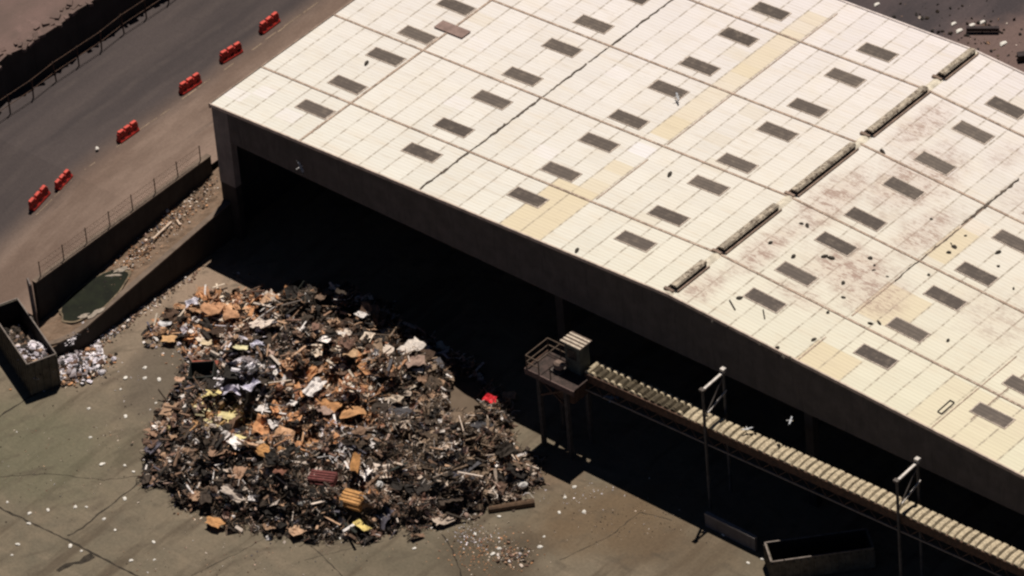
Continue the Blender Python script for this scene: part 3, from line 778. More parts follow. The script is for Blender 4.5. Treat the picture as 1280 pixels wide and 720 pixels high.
# support posts to the ground
def Ph(u, v, y):
    d = CF*FPX + CR*(u-640) - CU*(v-360); t = (y-CAM_POS[1])/d[1]; q = CAM_POS+t*d; return Vector((float(q[0]),float(q[1]),float(q[2])))
YPF, YPR = -3.05, -1.15
for (uf, vf, ur, vr, lab) in ((878,488,904,468,'steel portal frame with a pale crossbar straddling the conveyor, the left one'),(1121,601,1147,581,'steel portal frame with a pale crossbar straddling the conveyor, the right one')):
    pf = Ph(uf, vf, YPF); pr = Ph(ur, vr, YPR); zt = (pf.z+pr.z)/2; 
    g = empty('portal_frame', (pf.x, YPF, 0)); tag(g, lab, 'frame', 'portal frames over the conveyor')
    X = pf.x
    a = MB(); a.bar((X,YPF,0), (X,YPF,zt), .13); a.build('post', simple('post_grey', (.09,.08,.072), .3, 3), g)
    a = MB(); a.bar((X,YPR,0), (X,YPR,zt+.25), .13); a.build('post', simple('post_grey', (.09,.08,.072), .3, 3), g)
    a = MB(); a.bar((X,YPF-.1,zt), (X,YPR+.1,zt+.12), .16, .12); a.build('crossbar', GALV, g)
    a = MB(); a.bar((X+.02,YPF+.05,zt-2.0), (X+.02,YPR-.02,zt-.15), .07); a.build('brace', STEEL, g)
    a = MB(); a.bar((X+.1,YPF+.25,zt-1.75), (X+.1,YPR+.1,zt-1.2), .08); a.build('strut', GALV, g)
    a = MB(); a.box((X-.14,YPR-.14,zt+.25), (X+.14,YPR+.14,zt+.42)); a.build('cap', GALV, g)
    a = MB(); a.box((X-.16,YPF-.16,zt-.02), (X+.16,YPF+.1,zt+.14)); a.build('cap', STEEL, g)

# ------------------------------------------------------------------ operator's platform and cabin
PZ = 5.45
f0 = P(657,461,PZ)
PX0, PY0 = f0.x, f0.y
PX1, PY1 = 32.35, PY0+2.1
PT = empty('platform', (PX0+1,PY0+1,0)); tag(PT, 'rusty raised steel platform with handrails at the end of the conveyor', 'platform')
m = MB(); m.box((PX0,PY0,PZ-.14), (PX1,PY1,PZ)); m.build('deck', simple('deck_rust', (.055,.036,.03), .3, 3, col2=(.03,.022,.018), thr=.5), PT)
m = MB(); m.box((PX0-.04,PY0-.08,PZ-.32), (PX1+.1,PY0-.004,PZ+.06)); m.build('edge_beam', simple('edge_beam_pinkish', (.12,.08,.07), .3, 3), PT)
m = MB(); m.box((PX0-.08,PY0-.004,PZ-.3), (PX0-.004,PY1,PZ+.04)); m.build('edge_beam', RUST, PT)
for (x, y) in ((PX0+.9,PY0+.1),(PX0+3.0,PY0+.1),(PX0+.9,PY1-.15),(PX0+3.0,PY1-.15)):
    a = MB(); a.bar((x,y,0), (x,y,PZ-.142), .24); a.build('leg', simple('leg_steel', (.06,.052,.048), .3, 3), PT)
for (xa_, xb_, y_) in ((PX0+.9,PX0+3.0,PY0+.1),(PX0+.9,PX0+3.0,PY1-.15)):
    a = MB(); a.bar((xa_,y_,PZ-1.6), (xb_,y_,PZ-.3), .12); a.bar((xb_,y_+.01,PZ-1.6), (xa_,y_+.01,PZ-.3), .10); a.build('cross_brace', RUST, PT)
a = MB(); a.box((PX0+1.9,PY0+.3,PZ-1.3), (PX1-.3,PY1-.4,PZ-.145)); a.build('hopper', RUST, PT)
m = MB()
RA = simple('handrail', (.10,.07,.05), .25, 4)
for y in (PY0+.05, PY1-.05):
    for x in (PX0+.05, PX0+1.0, PX0+1.9): m.bar((x,y,PZ), (x,y,PZ+1.0), .05)
    for h in (.5, 1.0): m.bar((PX0+.05,y,PZ+h), (PX0+(1.0 if y < -3 else 1.9),y,PZ+h), .05)
for h in (.5, 1.0): m.bar((PX0+.05,PY0+.05,PZ+h), (PX0+.05,PY1-.05,PZ+h), .055)
m.bar((PX0+1.0,PY0+.05,PZ+1.0), (PX0+1.0,PY1-.05,PZ+1.0), .05)
m.build('handrail', RA, PT)
# machinery lump on the deck
def ellipsoid(m, c, r, n=10, k=6, col=(.5,.5,.5)):
    rings = []
    for i in range(1, k):
        ph = math.pi*i/k; rings.append([(c[0]+r[0]*math.sin(ph)*math.cos(2*math.pi*j/n), c[1]+r[1]*math.sin(ph)*math.sin(2*math.pi*j/n), c[2]-r[2]*math.cos(ph)) for j in range(n)])
    for a, b in zip(rings[:-1], rings[1:]):
        for j in range(n): q = (j+1) % n; m.face([a[j], a[q], b[q], b[j]], col)
    m.face(list(reversed(rings[0])), col); m.face(rings[-1], col)
mt = empty('motor', (PX0+1.6,PY0+1.2,PZ)); tag(mt, 'round pale motor housing sitting on the platform beside the cabin', 'motor')
m = MB(); ellipsoid(m, (PX0+1.75,PY0+1.0,PZ+.42), (.38,.32,.34)); m.build('housing', simple('motor_tan', (.20,.14,.11), .2, 5), mt, smooth=True)
m = MB(); m.box((PX0+1.35,PY0+.65,PZ), (PX0+2.1,PY0+1.35,PZ+.14)); m.tube((PX0+2.0,PY0+1.0,PZ+.5), (PX0+2.35,PY0+1.1,PZ+.75), .12, 8); m.build('bracket', STEEL, mt)
# cabin
c1 = P(698,424,7.6); c2 = P(716,413,7.6); c3 = P(739,425,7.6); c4 = P(722,436,7.6)
cx0 = (c1.x+c2.x)/2+.1; cx1 = (c3.x+c4.x)/2; cy0 = (c1.y+c4.y)/2; cy1 = (c2.y+c3.y)/2
CB = empty('cabin', (cx0,cy0,PZ)); tag(CB, 'small operator cabin with a striped corrugated roof beside the conveyor start', 'cabin')
m = MB(); m.box((cx0+.15,cy0+.12,PZ+.004), (cx1-.1,cy1-.1,7.5)); m.build('cabin_wall', simple('cabin_green', (.085,.09,.075), .3, 2), CB)
m = MB(); m.box((cx0+.35,cy0+.09,6.45), (cx1-.35,cy0+.117,7.15)); m.build('window', simple('dark_glass', (.02,.02,.022), .2, 2, .2), CB)
m = MB()
nst = 8; dy = (cy1-cy0)/nst
for i in range(nst):
    y = cy0+i*dy; cc = (.50,.42,.33) if i % 2 == 0 else (.13,.095,.075)
    zt = 7.6 if i % 2 == 0 else 7.56
    m.box((cx0-.05,y+.001,7.502), (cx1+.1,y+dy-.001,zt), cc)
m.build('cabin_roof', vcol('cabin_roof_sheet', .3, 6), CB)

# ------------------------------------------------------------------ low wall and container, lower right
a0 = P(882,640,1.0); a1 = P(945,672,1.0)
LWL = empty('low_wall', (a0.x,a0.y,0)); tag(LWL, 'short low concrete barrier wall at the edge of the shed shadow, beside the empty container', 'wall')
d = (a1-a0); d.z = 0; dn = Vector((-d.y, d.x, 0)).normalized()
m = MB(); m.bar(Vector((a0.x,a0.y,.45)), Vector((a1.x,a1.y,.45)), .22, .9); m.build('wall_face', wall_material('barrier_concrete', (.17,.15,.14), (.10,.085,.08)), LWL)
m = MB(); m.bar(Vector((a0.x,a0.y,.955)), Vector((a1.x,a1.y,.955)), .26, .1); m.build('wall_cap', wall_material('barrier_cap', (.30,.27,.25), (.2,.17,.16)), LWL)

def container(name, corners, z0, z1, label, th=.07, fill=False, matside=DUMP):
    """open-top bin; corners: 4 plan points in order"""
    c = sum(corners, Vector((0,0,0)))/4; c.z = z0
    g = empty(name, (c.x, c.y, z0)); tag(g, label, 'waste bin')
    n = 4; ins = []
    for p in corners:
        v = Vector((c.x-p.x, c.y-p.y, 0)).normalized()*th*1.6; ins.append(Vector((p.x, p.y, 0))+v)
    for i in range(4):
        j = (i+1) % 4; a, b, ai, bi = corners[i], corners[j], ins[i], ins[j]
        m = MB()
        U = lambda p, z: (p.x, p.y, z)
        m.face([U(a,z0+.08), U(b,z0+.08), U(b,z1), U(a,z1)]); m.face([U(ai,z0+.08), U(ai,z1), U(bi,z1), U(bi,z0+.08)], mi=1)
        m.face([U(a,z1), U(b,z1), U(bi,z1), U(ai,z1)])
        # ribs
        dd = Vector((b.x-a.x, b.y-a.y, 0)); L = dd.length; dd /= L; nn = Vector((dd.y, -dd.x, 0))
        if (Vector((a.x+b.x, a.y+b.y, 0))/2+nn-Vector((c.x, c.y, 0))).length < (Vector((a.x+b.x, a.y+b.y, 0))/2-nn-Vector((c.x, c.y, 0))).length: nn = -nn
        m.build('side_panel', [matside, DUMPIN], g)
        k = max(3, int(L/.42)); rb = MB()
        for q in range(k+1):
            p = Vector((a.x, a.y, 0))+dd*(L*(q+.0)/k*.98+.02*L*.5)+nn*.035
            rb.rbox((p.x, p.y, (z0+z1)/2), dd*.09, nn*.07, (0,0,z1-z0-.25))
        rb.build('ribs', matside, g)
        rm = MB(); rm.bar(Vector((a.x,a.y,z1+.03)), Vector((b.x,b.y,z1+.03)), .08, .06); rm.build('rim', RIM, g)
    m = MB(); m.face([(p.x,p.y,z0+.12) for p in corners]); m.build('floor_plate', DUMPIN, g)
    m = MB()
    for i in (0, 1, 2, 3): m.box((ins[i].x-.12,ins[i].y-.12,z0), (ins[i].x+.12,ins[i].y+.12,z0+.1))
    m.build('skids', RUST, g)
    return g
z1 = 1.55
q0 = P(956,679,z1); q1 = P(964,703,z1); q3 = P(1092,685,z1)
q2 = Vector((q3.x+(q0.x-q1.x), q3.y+(q0.y-q1.y), z1))
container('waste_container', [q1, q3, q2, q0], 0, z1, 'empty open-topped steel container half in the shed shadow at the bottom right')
# bin on the left, full of white rubbish
z1 = 2.4
b0_ = P(34,456,z1); b1_ = P(70,443,z1)
dr = (P(27,381,z1)-b1_); L = 6.3; dr = dr.normalized()*L
b2_ = b1_+dr; b3_ = b0_+dr
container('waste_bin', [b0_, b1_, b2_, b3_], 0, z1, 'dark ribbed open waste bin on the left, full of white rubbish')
BINC = (b0_, b1_, b2_, b3_)

# ------------------------------------------------------------------ the heap
rng = np.random.default_rng(7)
def poly(pts): return np.array([[P(u,v,z).x, P(u,v,z).y] for u,v,z in pts])
OUT = poly([(196,424,.0),(214,392,.3),(240,370,.5),(290,362,.5),(330,362,.8),(380,352,1.0),(430,352,1.2),(470,365,1.2),(492,392,1.0),(520,412,.9),(548,432,.8),(580,448,.8),(605,470,.6),(622,505,.4),
            (640,545,.3),(660,585,.2),(662,610,0),(640,622,0),(600,632,0),(560,648,0),(510,660,0),(450,670,0),(390,670,0),(340,660,0),(300,655,0),(262,640,0),(225,625,0),(200,605,0),
            (190,570,0),(196,535,0),(212,508,0),(236,492,0),(240,470,0),(248,450,0),(262,434,0),(225,430,0)])
HOLE = np.array([P(581,494,.5).x, P(581,494,.5).y])
def pdist(X, Y):
    """signed distance: positive inside"""
    n = len(OUT); d = np.full(X.shape, 1e9); ins = np.zeros(X.shape, bool)
    for i in range(n):
        a = OUT[i]; b = OUT[(i+1) % n]; e = b-a; wx = X-a[0]; wy = Y-a[1]
        t = np.clip((wx*e[0]+wy*e[1])/(e@e), 0, 1); d = np.minimum(d, np.hypot(wx-e[0]*t, wy-e[1]*t))
        c = ((a[1] <= Y) & (b[1] > Y)) | ((b[1] <= Y) & (a[1] > Y))
        xi = a[0]+(Y-a[1])/np.where(b[1] == a[1], 1e-9, b[1]-a[1])*e[0]
        ins ^= c & (X < xi)
    w1 = .42*np.sin(1.9*X+1.1*Y+.7)+.30*np.sin(2.7*Y-1.6*X+2)+.22*np.sin(4.3*X+3.1*Y)+.16*np.sin(6.1*Y-5.2*X+1)
    return np.where(ins, d, -d)+w1*.8
# lumps
waves = [(rng.uniform(.6,4.5), rng.uniform(0,6.28), rng.uniform(0,6.28)) for _ in range(26)]
def lump(X, Y):
    s = 0
    for f, a, p in waves: s = s+np.sin(f*(X*np.cos(a)+Y*np.sin(a))+p)/(1+f*.55)
    return s/4.0
def holem(X, Y):
    dx, dy = X-HOLE[0], Y-HOLE[1]; a = math.radians(-50)
    u = (dx*math.cos(a)+dy*math.sin(a))/2.1; v = (-dx*math.sin(a)+dy*math.cos(a))/1.15
    return np.clip(1.5-np.hypot(u, v), 0, 1)
CEN = OUT.mean(0)
def height(X, Y):
    d = pdist(X, Y); dd = np.clip(d, 0, None)
    h = 1.7*(1-np.exp(-dd/1.7))*(1+.95*lump(X, Y))+.12*np.clip(dd, 0, 1)
    h = h*(1-np.clip(holem(X, Y)*1.1,0,.72)-.30*np.exp(-((X-HOLE[0]-1.4)**2+(Y-HOLE[1]+1.8)**2)/5.))
    lob = np.clip((X-6)/3.5, .45, 1); h = h*lob
    return np.where(d > 0, np.maximum(h, 0.0), 0)

HEAP = []
x0, y0 = OUT.min(0)-.5; x1, y1 = OUT.max(0)+.5
nx_, ny_ = 170, 140
gx = np.linspace(x0, x1, nx_); gy = np.linspace(y0, y1, ny_); GX, GY = np.meshgrid(gx, gy)
GZ = height(GX, GY)+rng.uniform(-.08, .10, GX.shape)*(height(GX, GY) > .15)*(holem(GX, GY) < .5)-.03
vs = np.stack([GX, GY, GZ], -1).reshape(-1, 3)
ok = (pdist(GX, GY) > -.1)
fs = []
for j in range(ny_-1):
    for i in range(nx_-1):
        if ok[j,i] and ok[j,i+1] and ok[j+1,i] and ok[j+1,i+1]: k = j*nx_+i; fs.append((k,k+1,k+nx_+1,k+nx_))
me = bpy.data.meshes.new('rubbish_heap'); me.from_pydata(vs.tolist(), [], fs)

def soil_material():
    t = NT('heap_soil', .95)
    c = t.mix(t.ramp(t.noise(2.5, 6, .7), .3, .7), (.022,.016,.012), (.060,.045,.033))
    c = t.mix(t.blob(HOLE[0], HOLE[1], 2.6, 1.5, math.radians(-50), .6, t.noise(.8, 4, .6)), c, t.mix(t.noise(1.5, 5, .6), (.10,.072,.048), (.15,.11,.078)))
    return t.done(c)
me.materials.append(soil_material())
ho = bpy.data.objects.new('rubbish_heap', me); COL.objects.link(ho)
tag(ho, kind='stuff', label='dark base of the great rubbish heap in front of the shed')

# palettes (linear albedo)
PAL = {
 'mix': ([(.03,.024,.02),(.055,.04,.03),(.13,.08,.055),(.26,.16,.105),(.44,.28,.18),(.60,.50,.42),(.76,.70,.66),(.11,.10,.12),(.19,.11,.08),(.42,.29,.23)], [.20,.15,.12,.11,.09,.10,.07,.04,.06,.08]),
 'wire': ([(.045,.034,.026),(.085,.06,.042),(.155,.11,.075),(.27,.19,.13),(.08,.075,.08),(.50,.40,.32),(.19,.105,.075),(.024,.02,.018),(.70,.62,.55)], [.14,.17,.18,.16,.05,.12,.08,.10,.05]),
 'dark': ([(.022,.018,.015),(.042,.031,.023),(.075,.054,.039),(.15,.10,.07),(.032,.034,.028),(.50,.42,.36),(.28,.17,.11)], [.33,.23,.15,.10,.05,.08,.06]),
 'card': ([(.50,.25,.12),(.42,.22,.12),(.56,.33,.19),(.70,.58,.46),(.28,.13,.075),(.05,.03,.02),(.76,.70,.66),(.10,.06,.04)], [.22,.17,.12,.13,.11,.1,.08,.07]),
 'white': ([(.78,.73,.75),(.66,.61,.66),(.5,.46,.48),(.26,.22,.22),(.05,.045,.045),(.45,.3,.2),(.12,.07,.05)], [.26,.2,.12,.1,.15,.08,.09]),
 'yellow': ([(.66,.54,.24),(.7,.62,.38),(.42,.27,.12),(.05,.04,.03),(.26,.17,.10),(.5,.28,.13)], [.18,.16,.18,.2,.16,.12]),
}
# where each palette rules: photograph spots projected onto the heap
ZONE = [(250,380,2.4,'card',4.6),(285,385,1.8,'card',4.6),(300,400,1.4,'white',1.1),(225,405,1.4,'white',1.2),(245,420,1.2,'card',1.5),
        (385,380,2.4,'dark',2.6),(360,400,1.2,'dark',1.6),(255,470,1.2,'dark',3),(350,450,1.6,'dark',1.3),(300,482,1.2,'white',3.2),(320,470,.9,'white',1.6),(320,430,1.0,'white',1.4),
        (430,515,2.3,'card',4.0),(405,490,1.5,'card',3.0),(470,480,2.0,'card',1.2),(465,510,1.1,'card',1.2),(288,535,1.4,'yellow',3.0),(335,560,1.7,'card',4.0),(380,560,1.0,'card',1.3),(420,560,1.2,'white',1.0),
        (260,590,2.2,'dark',2.0),(340,610,2.4,'dark',2.2),(400,640,2.0,'dark',2.0),(445,625,.9,'card',1.5),(490,600,1.6,'dark',1.3),
        (550,560,3.0,'wire',3.5),(600,600,2.5,'wire',3.0),(520,500,2.2,'wire',2.2),(580,540,2.0,'wire',3.0),(500,450,2.4,'wire',1.4),(470,420,2.2,'mix',1.0),(620,575,1.0,'card',1.0),(550,440,.8,'white',.9),(430,470,1.5,'card',1.2),(470,450,1.4,'card',1.0)]
ZW = [(P(u,v,1.1).x, P(u,v,1.1).y, r, p, w_) for u,v,r,p,w_ in ZONE]
names = list(PAL)
def pick_palette(X, Y):
    Wt = np.zeros((len(names), len(X))); Wt[names.index('mix')] = 1.0
    for zx, zy, r, p, k in ZW: Wt[names.index(p)] += k*np.exp(-((X-zx)**2+(Y-zy)**2)/(r*r))
    Wt /= Wt.sum(0); c = Wt.cumsum(0); u = rng.random(len(X)); return (u[None] > c).sum(0)
def colours(pal):
    out = np.zeros((len(pal), 3))
    for k, nme in enumerate(names):
        idx = np.where(pal == k)[0]
        if len(idx):
            cs, ws = PAL[nme]; ws = np.array(ws)/sum(ws); out[idx] = np.array(cs)[rng.choice(len(cs), len(idx), p=ws)]
    return out*rng.uniform(.75, 1.25, (len(pal), 1))

TMPL = {}
def tm_box():
    v = np.array([(-.5,-.5,-.5),(.5,-.5,-.5),(.5,.5,-.5),(-.5,.5,-.5),(-.5,-.5,.5),(.5,-.5,.5),(.5,.5,.5),(-.5,.5,.5)]); return v, [(0,3,2,1),(4,5,6,7),(0,1,5,4),(1,2,6,5),(2,3,7,6),(3,0,4,7)]
def tm_sheet(amp, seed, n=3):
    r = np.random.default_rng(seed); v = []; f = []
    for j in range(n+1):
        for i in range(n+1): v.append((i/n-.5+r.uniform(-.07,.07), j/n-.5+r.uniform(-.07,.07), r.uniform(-amp,amp)))
    for j in range(n):
        for i in range(n): k = j*(n+1)+i; f.append((k,k+1,k+n+2,k+n+1))
    return np.array(v), f
def tm_bag(seed):
    r = np.random.default_rng(seed); v = []; f = []; n = 7
    for k, (z, q) in enumerate(((-.5,.5),(-.15,1.0),(.2,.8),(.5,.25))):
        for i in range(n): a = 6.283*i/n; q2 = q*.5*r.uniform(.7,1.3); v.append((q2*math.cos(a), q2*math.sin(a), z+r.uniform(-.08,.08)))
    for k in range(3):
        for i in range(n): j = (i+1) % n; f.append((k*n+i,k*n+j,(k+1)*n+j,(k+1)*n+i))
    f.append(tuple(3*n+i for i in range(n))); return np.array(v), f
def tm_wire(seed):
    r = np.random.default_rng(seed); n = 6; v = []; f = []
    pts = np.array([(t-.5, .18*math.sin(t*r.uniform(2,6)+r.uniform(0,6)), .15*math.sin(t*r.uniform(2,6)+r.uniform(0,6))) for t in np.linspace(0,1,n)])
    for p in pts:
        for a in (0, 2.094, 4.189): v.append((p[0], p[1]+.022*math.cos(a), p[2]+.022*math.sin(a)))
    for k in range(n-1):
        for i in range(3): j = (i+1) % 3; f.append((k*3+i,k*3+j,(k+1)*3+j,(k+1)*3+i))
    return np.array(v), f
def rotm(n, tilt):
    yaw = rng.uniform(0, 6.283, n); ax = rng.uniform(0, 6.283, n); t = rng.normal(0, 1, n)*tilt
    cz_, sz_ = np.cos(yaw), np.sin(yaw); kx, ky = np.cos(ax), np.sin(ax); ct, st = np.cos(t), np.sin(t)
    R1 = np.zeros((n,3,3)); R1[:,0,0] = cz_; R1[:,0,1] = -sz_; R1[:,1,0] = sz_; R1[:,1,1] = cz_; R1[:,2,2] = 1
    R2 = np.zeros((n,3,3)); R2[:,0,0] = ct+kx*kx*(1-ct); R2[:,0,1] = kx*ky*(1-ct); R2[:,0,2] = ky*st
    R2[:,1,0] = kx*ky*(1-ct); R2[:,1,1] = ct+ky*ky*(1-ct); R2[:,1,2] = -kx*st; R2[:,2,0] = -ky*st; R2[:,2,1] = kx*st; R2[:,2,2] = ct
    return R2 @ R1
def instances(tmpls, pos, size, tilt, col):
    """many pieces merged: returns verts, faces, colours"""
    V = []; F = []; C = []; base = 0; n = len(pos); R = rotm(n, tilt); which = rng.integers(0, len(tmpls), n)
    for k, (tv, tf) in enumerate(tmpls):
        idx = np.where(which == k)[0]
        if not len(idx): continue
        v = np.einsum('nij,nvj->nvi', R[idx], tv[None]*size[idx][:,None,:])+pos[idx][:,None,:]
        nv = len(tv); V.append(v.reshape(-1,3))
        for q in range(len(idx)):
            off = base+q*nv
            for f in tf: F.append(tuple(off+a for a in f)); C.append(col[idx[q]])
        base += len(idx)*nv
    return V, F, C
def build_np(name, parts, mat):
    V = []; F = []; C = []; base = 0
    for v, f, c in parts:
        n = sum(len(q) for q in v); V += v
        F += [tuple(base+a for a in g) for g in f]; C += c; base += n
    me = bpy.data.meshes.new(name); V = np.concatenate(V); me.from_pydata(V.tolist(), [], F); me.materials.append(mat)
    at = me.color_attributes.new('Col', 'FLOAT_COLOR', 'CORNER')
    cc = np.concatenate([np.array(C), np.ones((len(C),1))], 1).astype(np.float32)
    at.data.foreach_set('color', np.repeat(cc, [len(f) for f in F], axis=0).ravel()); me.update()
    o = bpy.data.objects.new(name, me); COL.objects.link(o); return o
KEEPOUT = [(297, 548, 0.4), (284, 519, 0.46), (322, 548, 0.34), (330, 563, 0.6), (356, 566, 0.42), (412, 508, 0.55), (440, 514, 0.6), (408, 488, 0.34), (438, 440, 0.38), (395, 462, 0.42), (265, 385, 0.6), (288, 392, 0.46), (211, 423, 0.38), (258, 428, 0.29), (301, 434, 0.4), (335, 402, 0.34), (224, 474, 0.25), (268, 652, 0.53), (452, 657, 0.53), (444, 578, 0.25), (384, 556, 0.29), (350, 588, 0.34), (288, 488, 0.55), (312, 482, 0.46), (322, 430, 0.34), (240, 378, 0.38), (206, 404, 0.38), (552, 434, 0.38), (365, 504, 0.21), (611, 499, 0.34), (443, 630, 0.75), (405, 602, 0.7), (255, 474, 0.9), (475, 607, 0.3), (654, 608, 0.35)]
KW = []
for ku, kv, kr in KEEPOUT:
    kz = 1.0
    for _ in range(12): kp = P(ku, kv, kz); kz = .5*kz+.5*(float(height(np.array([kp.x]), np.array([kp.y]))[0])+.3)
    KW.append((kp.x, kp.y, kr)); KW.append((kp.x+.22, kp.y-.23, kr*.9))
def clear_of(X, Y):
    m = np.ones(len(X), bool)
    for kx, ky, kr in KW: m &= (np.hypot(X-kx, Y-ky) > kr) | (rng.random(len(X)) < .22)
    return m
def sample(n, margin=-.5, hole=.42):
    X = rng.uniform(x0, x1, n*6); Y = rng.uniform(y0, y1, n*6); d = pdist(X, Y)
    keep = (d > margin) & (holem(X, Y) < hole) & (rng.random(len(X)) < np.clip(.55+d*.6, .12, 1))
    keep &= clear_of(X, Y); X, Y = X[keep][:n], Y[keep][:n]; return X, Y, height(X, Y)
def layer(n, tm, smin, smax, asp, thick, tilt, lift, pals=None, powr=2.2):
    X, Y, Z = sample(n); n = len(X); s = smin+(smax-smin)*rng.random(n)**powr
    pos = np.stack([X, Y, Z+s*lift*rng.random(n)+.02], -1)
    sz = np.stack([s, s*rng.uniform(asp[0], asp[1], n), (s*rng.uniform(thick[0], thick[1], n))], -1)
    return instances(tm, pos, sz, tilt, colours(pick_palette(X, Y)))
sheets = [tm_sheet(a, i) for i, a in enumerate((.1,.2,.3,.25,.15,.35))]
bags = [tm_bag(i) for i in range(5)]; wires = [tm_wire(i) for i in range(8)]; bx = [tm_box()]
tag(build_np('torn_sheets', [layer(9500, sheets, .10, .8, (.3,1), (.6,1.2), .75, .45, powr=3.0)], SCRAP), kind='stuff', label='torn cardboard and sheeting strewn over the rubbish heap')
tag(build_np('crumpled_rubbish', [layer(6500, bags, .07, .42, (.5,1), (.4,1.0), .9, .5, powr=2.8)], SCRAP), kind='stuff', label='crumpled bags and lumps strewn over the rubbish heap')
tag(build_np('broken_boards', [layer(5200, bx, .2, 1.5, (.03,.14), (.02,.05), .5, .4, powr=2.6), layer(1800, bx, .10, .5, (.4,1), (.3,.8), .6, .4)], SCRAP), kind='stuff', label='broken boards and boxes strewn over the rubbish heap')
tag(build_np('large_scraps', [layer(520, [tm_sheet(.12, 60+i, 5) for i in range(8)], .5, 1.45, (.4,.9), (.5,1.0), .35, .5, powr=1.6), layer(240, bags, .28, .6, (.6,1), (.5,.8), .5, .6, powr=2.0)], SCRAP), kind='stuff', label='larger bags, film and cardboard lying on the rubbish heap')
# tangled strips, mostly right side
X, Y, Z = sample(15000); k = rng.random(len(X)) < np.clip(.25+(X-12)/14, .2, 1); X, Y, Z = X[k], Y[k], Z[k]; n = len(X); s = rng.uniform(.35, 1.3, n)
v = instances(wires, np.stack([X, Y, Z+rng.uniform(.03,.3,n)], -1), np.stack([s,s,s], -1), .5, colours(np.where(rng.random(n) < .6, names.index('wire'), pick_palette(X, Y))))
tag(build_np('tangled_wires', [v], SCRAP), kind='stuff', label='tangled wires and strips in the right half of the rubbish heap')
# crumbs round the heap
def scatter(n, cx, cy, rx, ry, ang, pal, smin=.04, smax=.18, z=0., name='ground_crumbs', lab='', tm=None, mat=SCRAP, gauss=True, zf=None):
    a = rng.normal(0, .5, (n, 2)) if gauss else rng.uniform(-1, 1, (n, 2))
    X = cx+a[:,0]*rx*math.cos(ang)-a[:,1]*ry*math.sin(ang); Y = cy+a[:,0]*rx*math.sin(ang)+a[:,1]*ry*math.cos(ang)
    s = smin+(smax-smin)*rng.random(n)**2; Z = np.full(n, z) if zf is None else zf(X, Y)
    return instances(tm or (sheets+bags), np.stack([X, Y, Z+s*.25], -1), np.stack([s, s*rng.uniform(.4,1,n), s*rng.uniform(.3,.9,n)], -1), .4, colours(np.full(n, names.index(pal))))
X = rng.uniform(x0-2, x1+2, 60000); Y = rng.uniform(y0-2, y1+2, 60000); d = pdist(X, Y)
k = (d < .1) & (d > -1.8) & (rng.random(len(X)) < .09*np.exp(d*1.9)); X, Y = X[k], Y[k]; n = len(X); s = .04+.16*rng.random(n)**2
rim_ = instances(sheets+bags, np.stack([X, Y, s*.3], -1), np.stack([s, s*.7, s*.6], -1), .4, colours(pick_palette(X, Y)))
parts = [rim_]
def sc(u, v, n, rx, ry, ang, pal, **kw):
    q = P(u, v); parts.append(scatter(n, q.x, q.y, rx, ry, ang, pal, **kw))
sc(610,690,420,2.8,2.2,.4,'card', smax=.13); sc(590,670,160,1.5,1.0,.4,'white', smax=.13); sc(640,695,120,1.2,1.0,.4,'mix', smax=.3)
sc(545,655,120,2.0,.7,.8,'mix'); sc(215,440,60,2,1.5,0,'card'); sc(270,645,110,1.8,1.0,.3,'card', smax=.22); sc(150,470,40,3,2,0,'white', smax=.10)
sc(800,650,220,5,2.5,.6,'wire', smax=.10); sc(330,700,160,9,2.2,.75,'mix', smax=.12); sc(60,560,120,7,5,0,'mix', smax=.10); sc(720,620,70,3,1.5,.6,'white', smax=.10); sc(1200,35,160,5,3,.3,'dark', smax=.3); sc(1255,70,40,3,4,.3,'wire', smax=.18); sc(100,620,70,7,4,0,'wire', smax=.10); sc(150,520,50,4,3,0,'mix', smax=.12); sc(300,350,30,1.5,.8,.6,'mix')
for i in range(16):      # litter drifted against the low wall
    y = -3-i*.78; parts.append(scatter(10+i*5, .95+rng.uniform(0,.3), y, .45, .7, 0, 'white' if i > 9 and i % 2 else 'mix', smax=.22))
tag(build_np('ground_litter', parts, SCRAP), kind='stuff', label='small crumbs of litter scattered over the concrete round the heap')

# white heap beside the bin
q = P(92,460); parts = []
parts.append(scatter(420, q.x, q.y, 1.7, 1.25, .9, 'white', smin=.10, smax=.55, zf=lambda X, Y: .38*np.exp(-((X-q.x)**2+(Y-q.y)**2)/1.2)))
parts.append(scatter(330, q.x-.2, q.y, 1.9, 1.4, .9, 'card', smin=.08, smax=.4, zf=lambda X, Y: .32*np.exp(-((X-q.x)**2+(Y-q.y)**2)/1.2)))
parts.append(scatter(420, q.x+.1, q.y-.2, 2.0, 1.6, .9, 'dark', smin=.08, smax=.4, zf=lambda X, Y: .36*np.exp(-((X-q.x)**2+(Y-q.y)**2)/1.2)))
tag(build_np('spilled_rubbish', parts, SCRAP), kind='stuff', label='white and brown rubbish spilled on the ground beside the waste bin')
# contents of the bin
b0_, b1_, b2_, b3_ = BINC; e1 = (b2_-b1_); e2 = (b1_-b0_)
n = 900; a = rng.random(n); b = rng.uniform(.1,.9,n); a = a**1.1*.95+.025
X = b0_.x+e1.x*a+e2.x*b; Y = b0_.y+e1.y*a+e2.y*b
Z = .7+1.2*np.exp(-((a-.25)/.28)**2)*(1-.8*(b-.5)**2)+rng.uniform(-.1,.12,n); s = rng.uniform(.12,.55,n)
pl = np.where(rng.random(n) < np.clip(1.15-a*1.4,.05,.85), names.index('white'), names.index('dark'))
v1 = instances(sheets+bags, np.stack([X,Y,Z],-1), np.stack([s,s*.8,s*.7],-1), .5, colours(pl))
n2 = 6; fill = MB(); 
tag(build_np('bin_rubbish', [v1], SCRAP), kind='stuff', label='white and dark rubbish lying inside the waste bin')
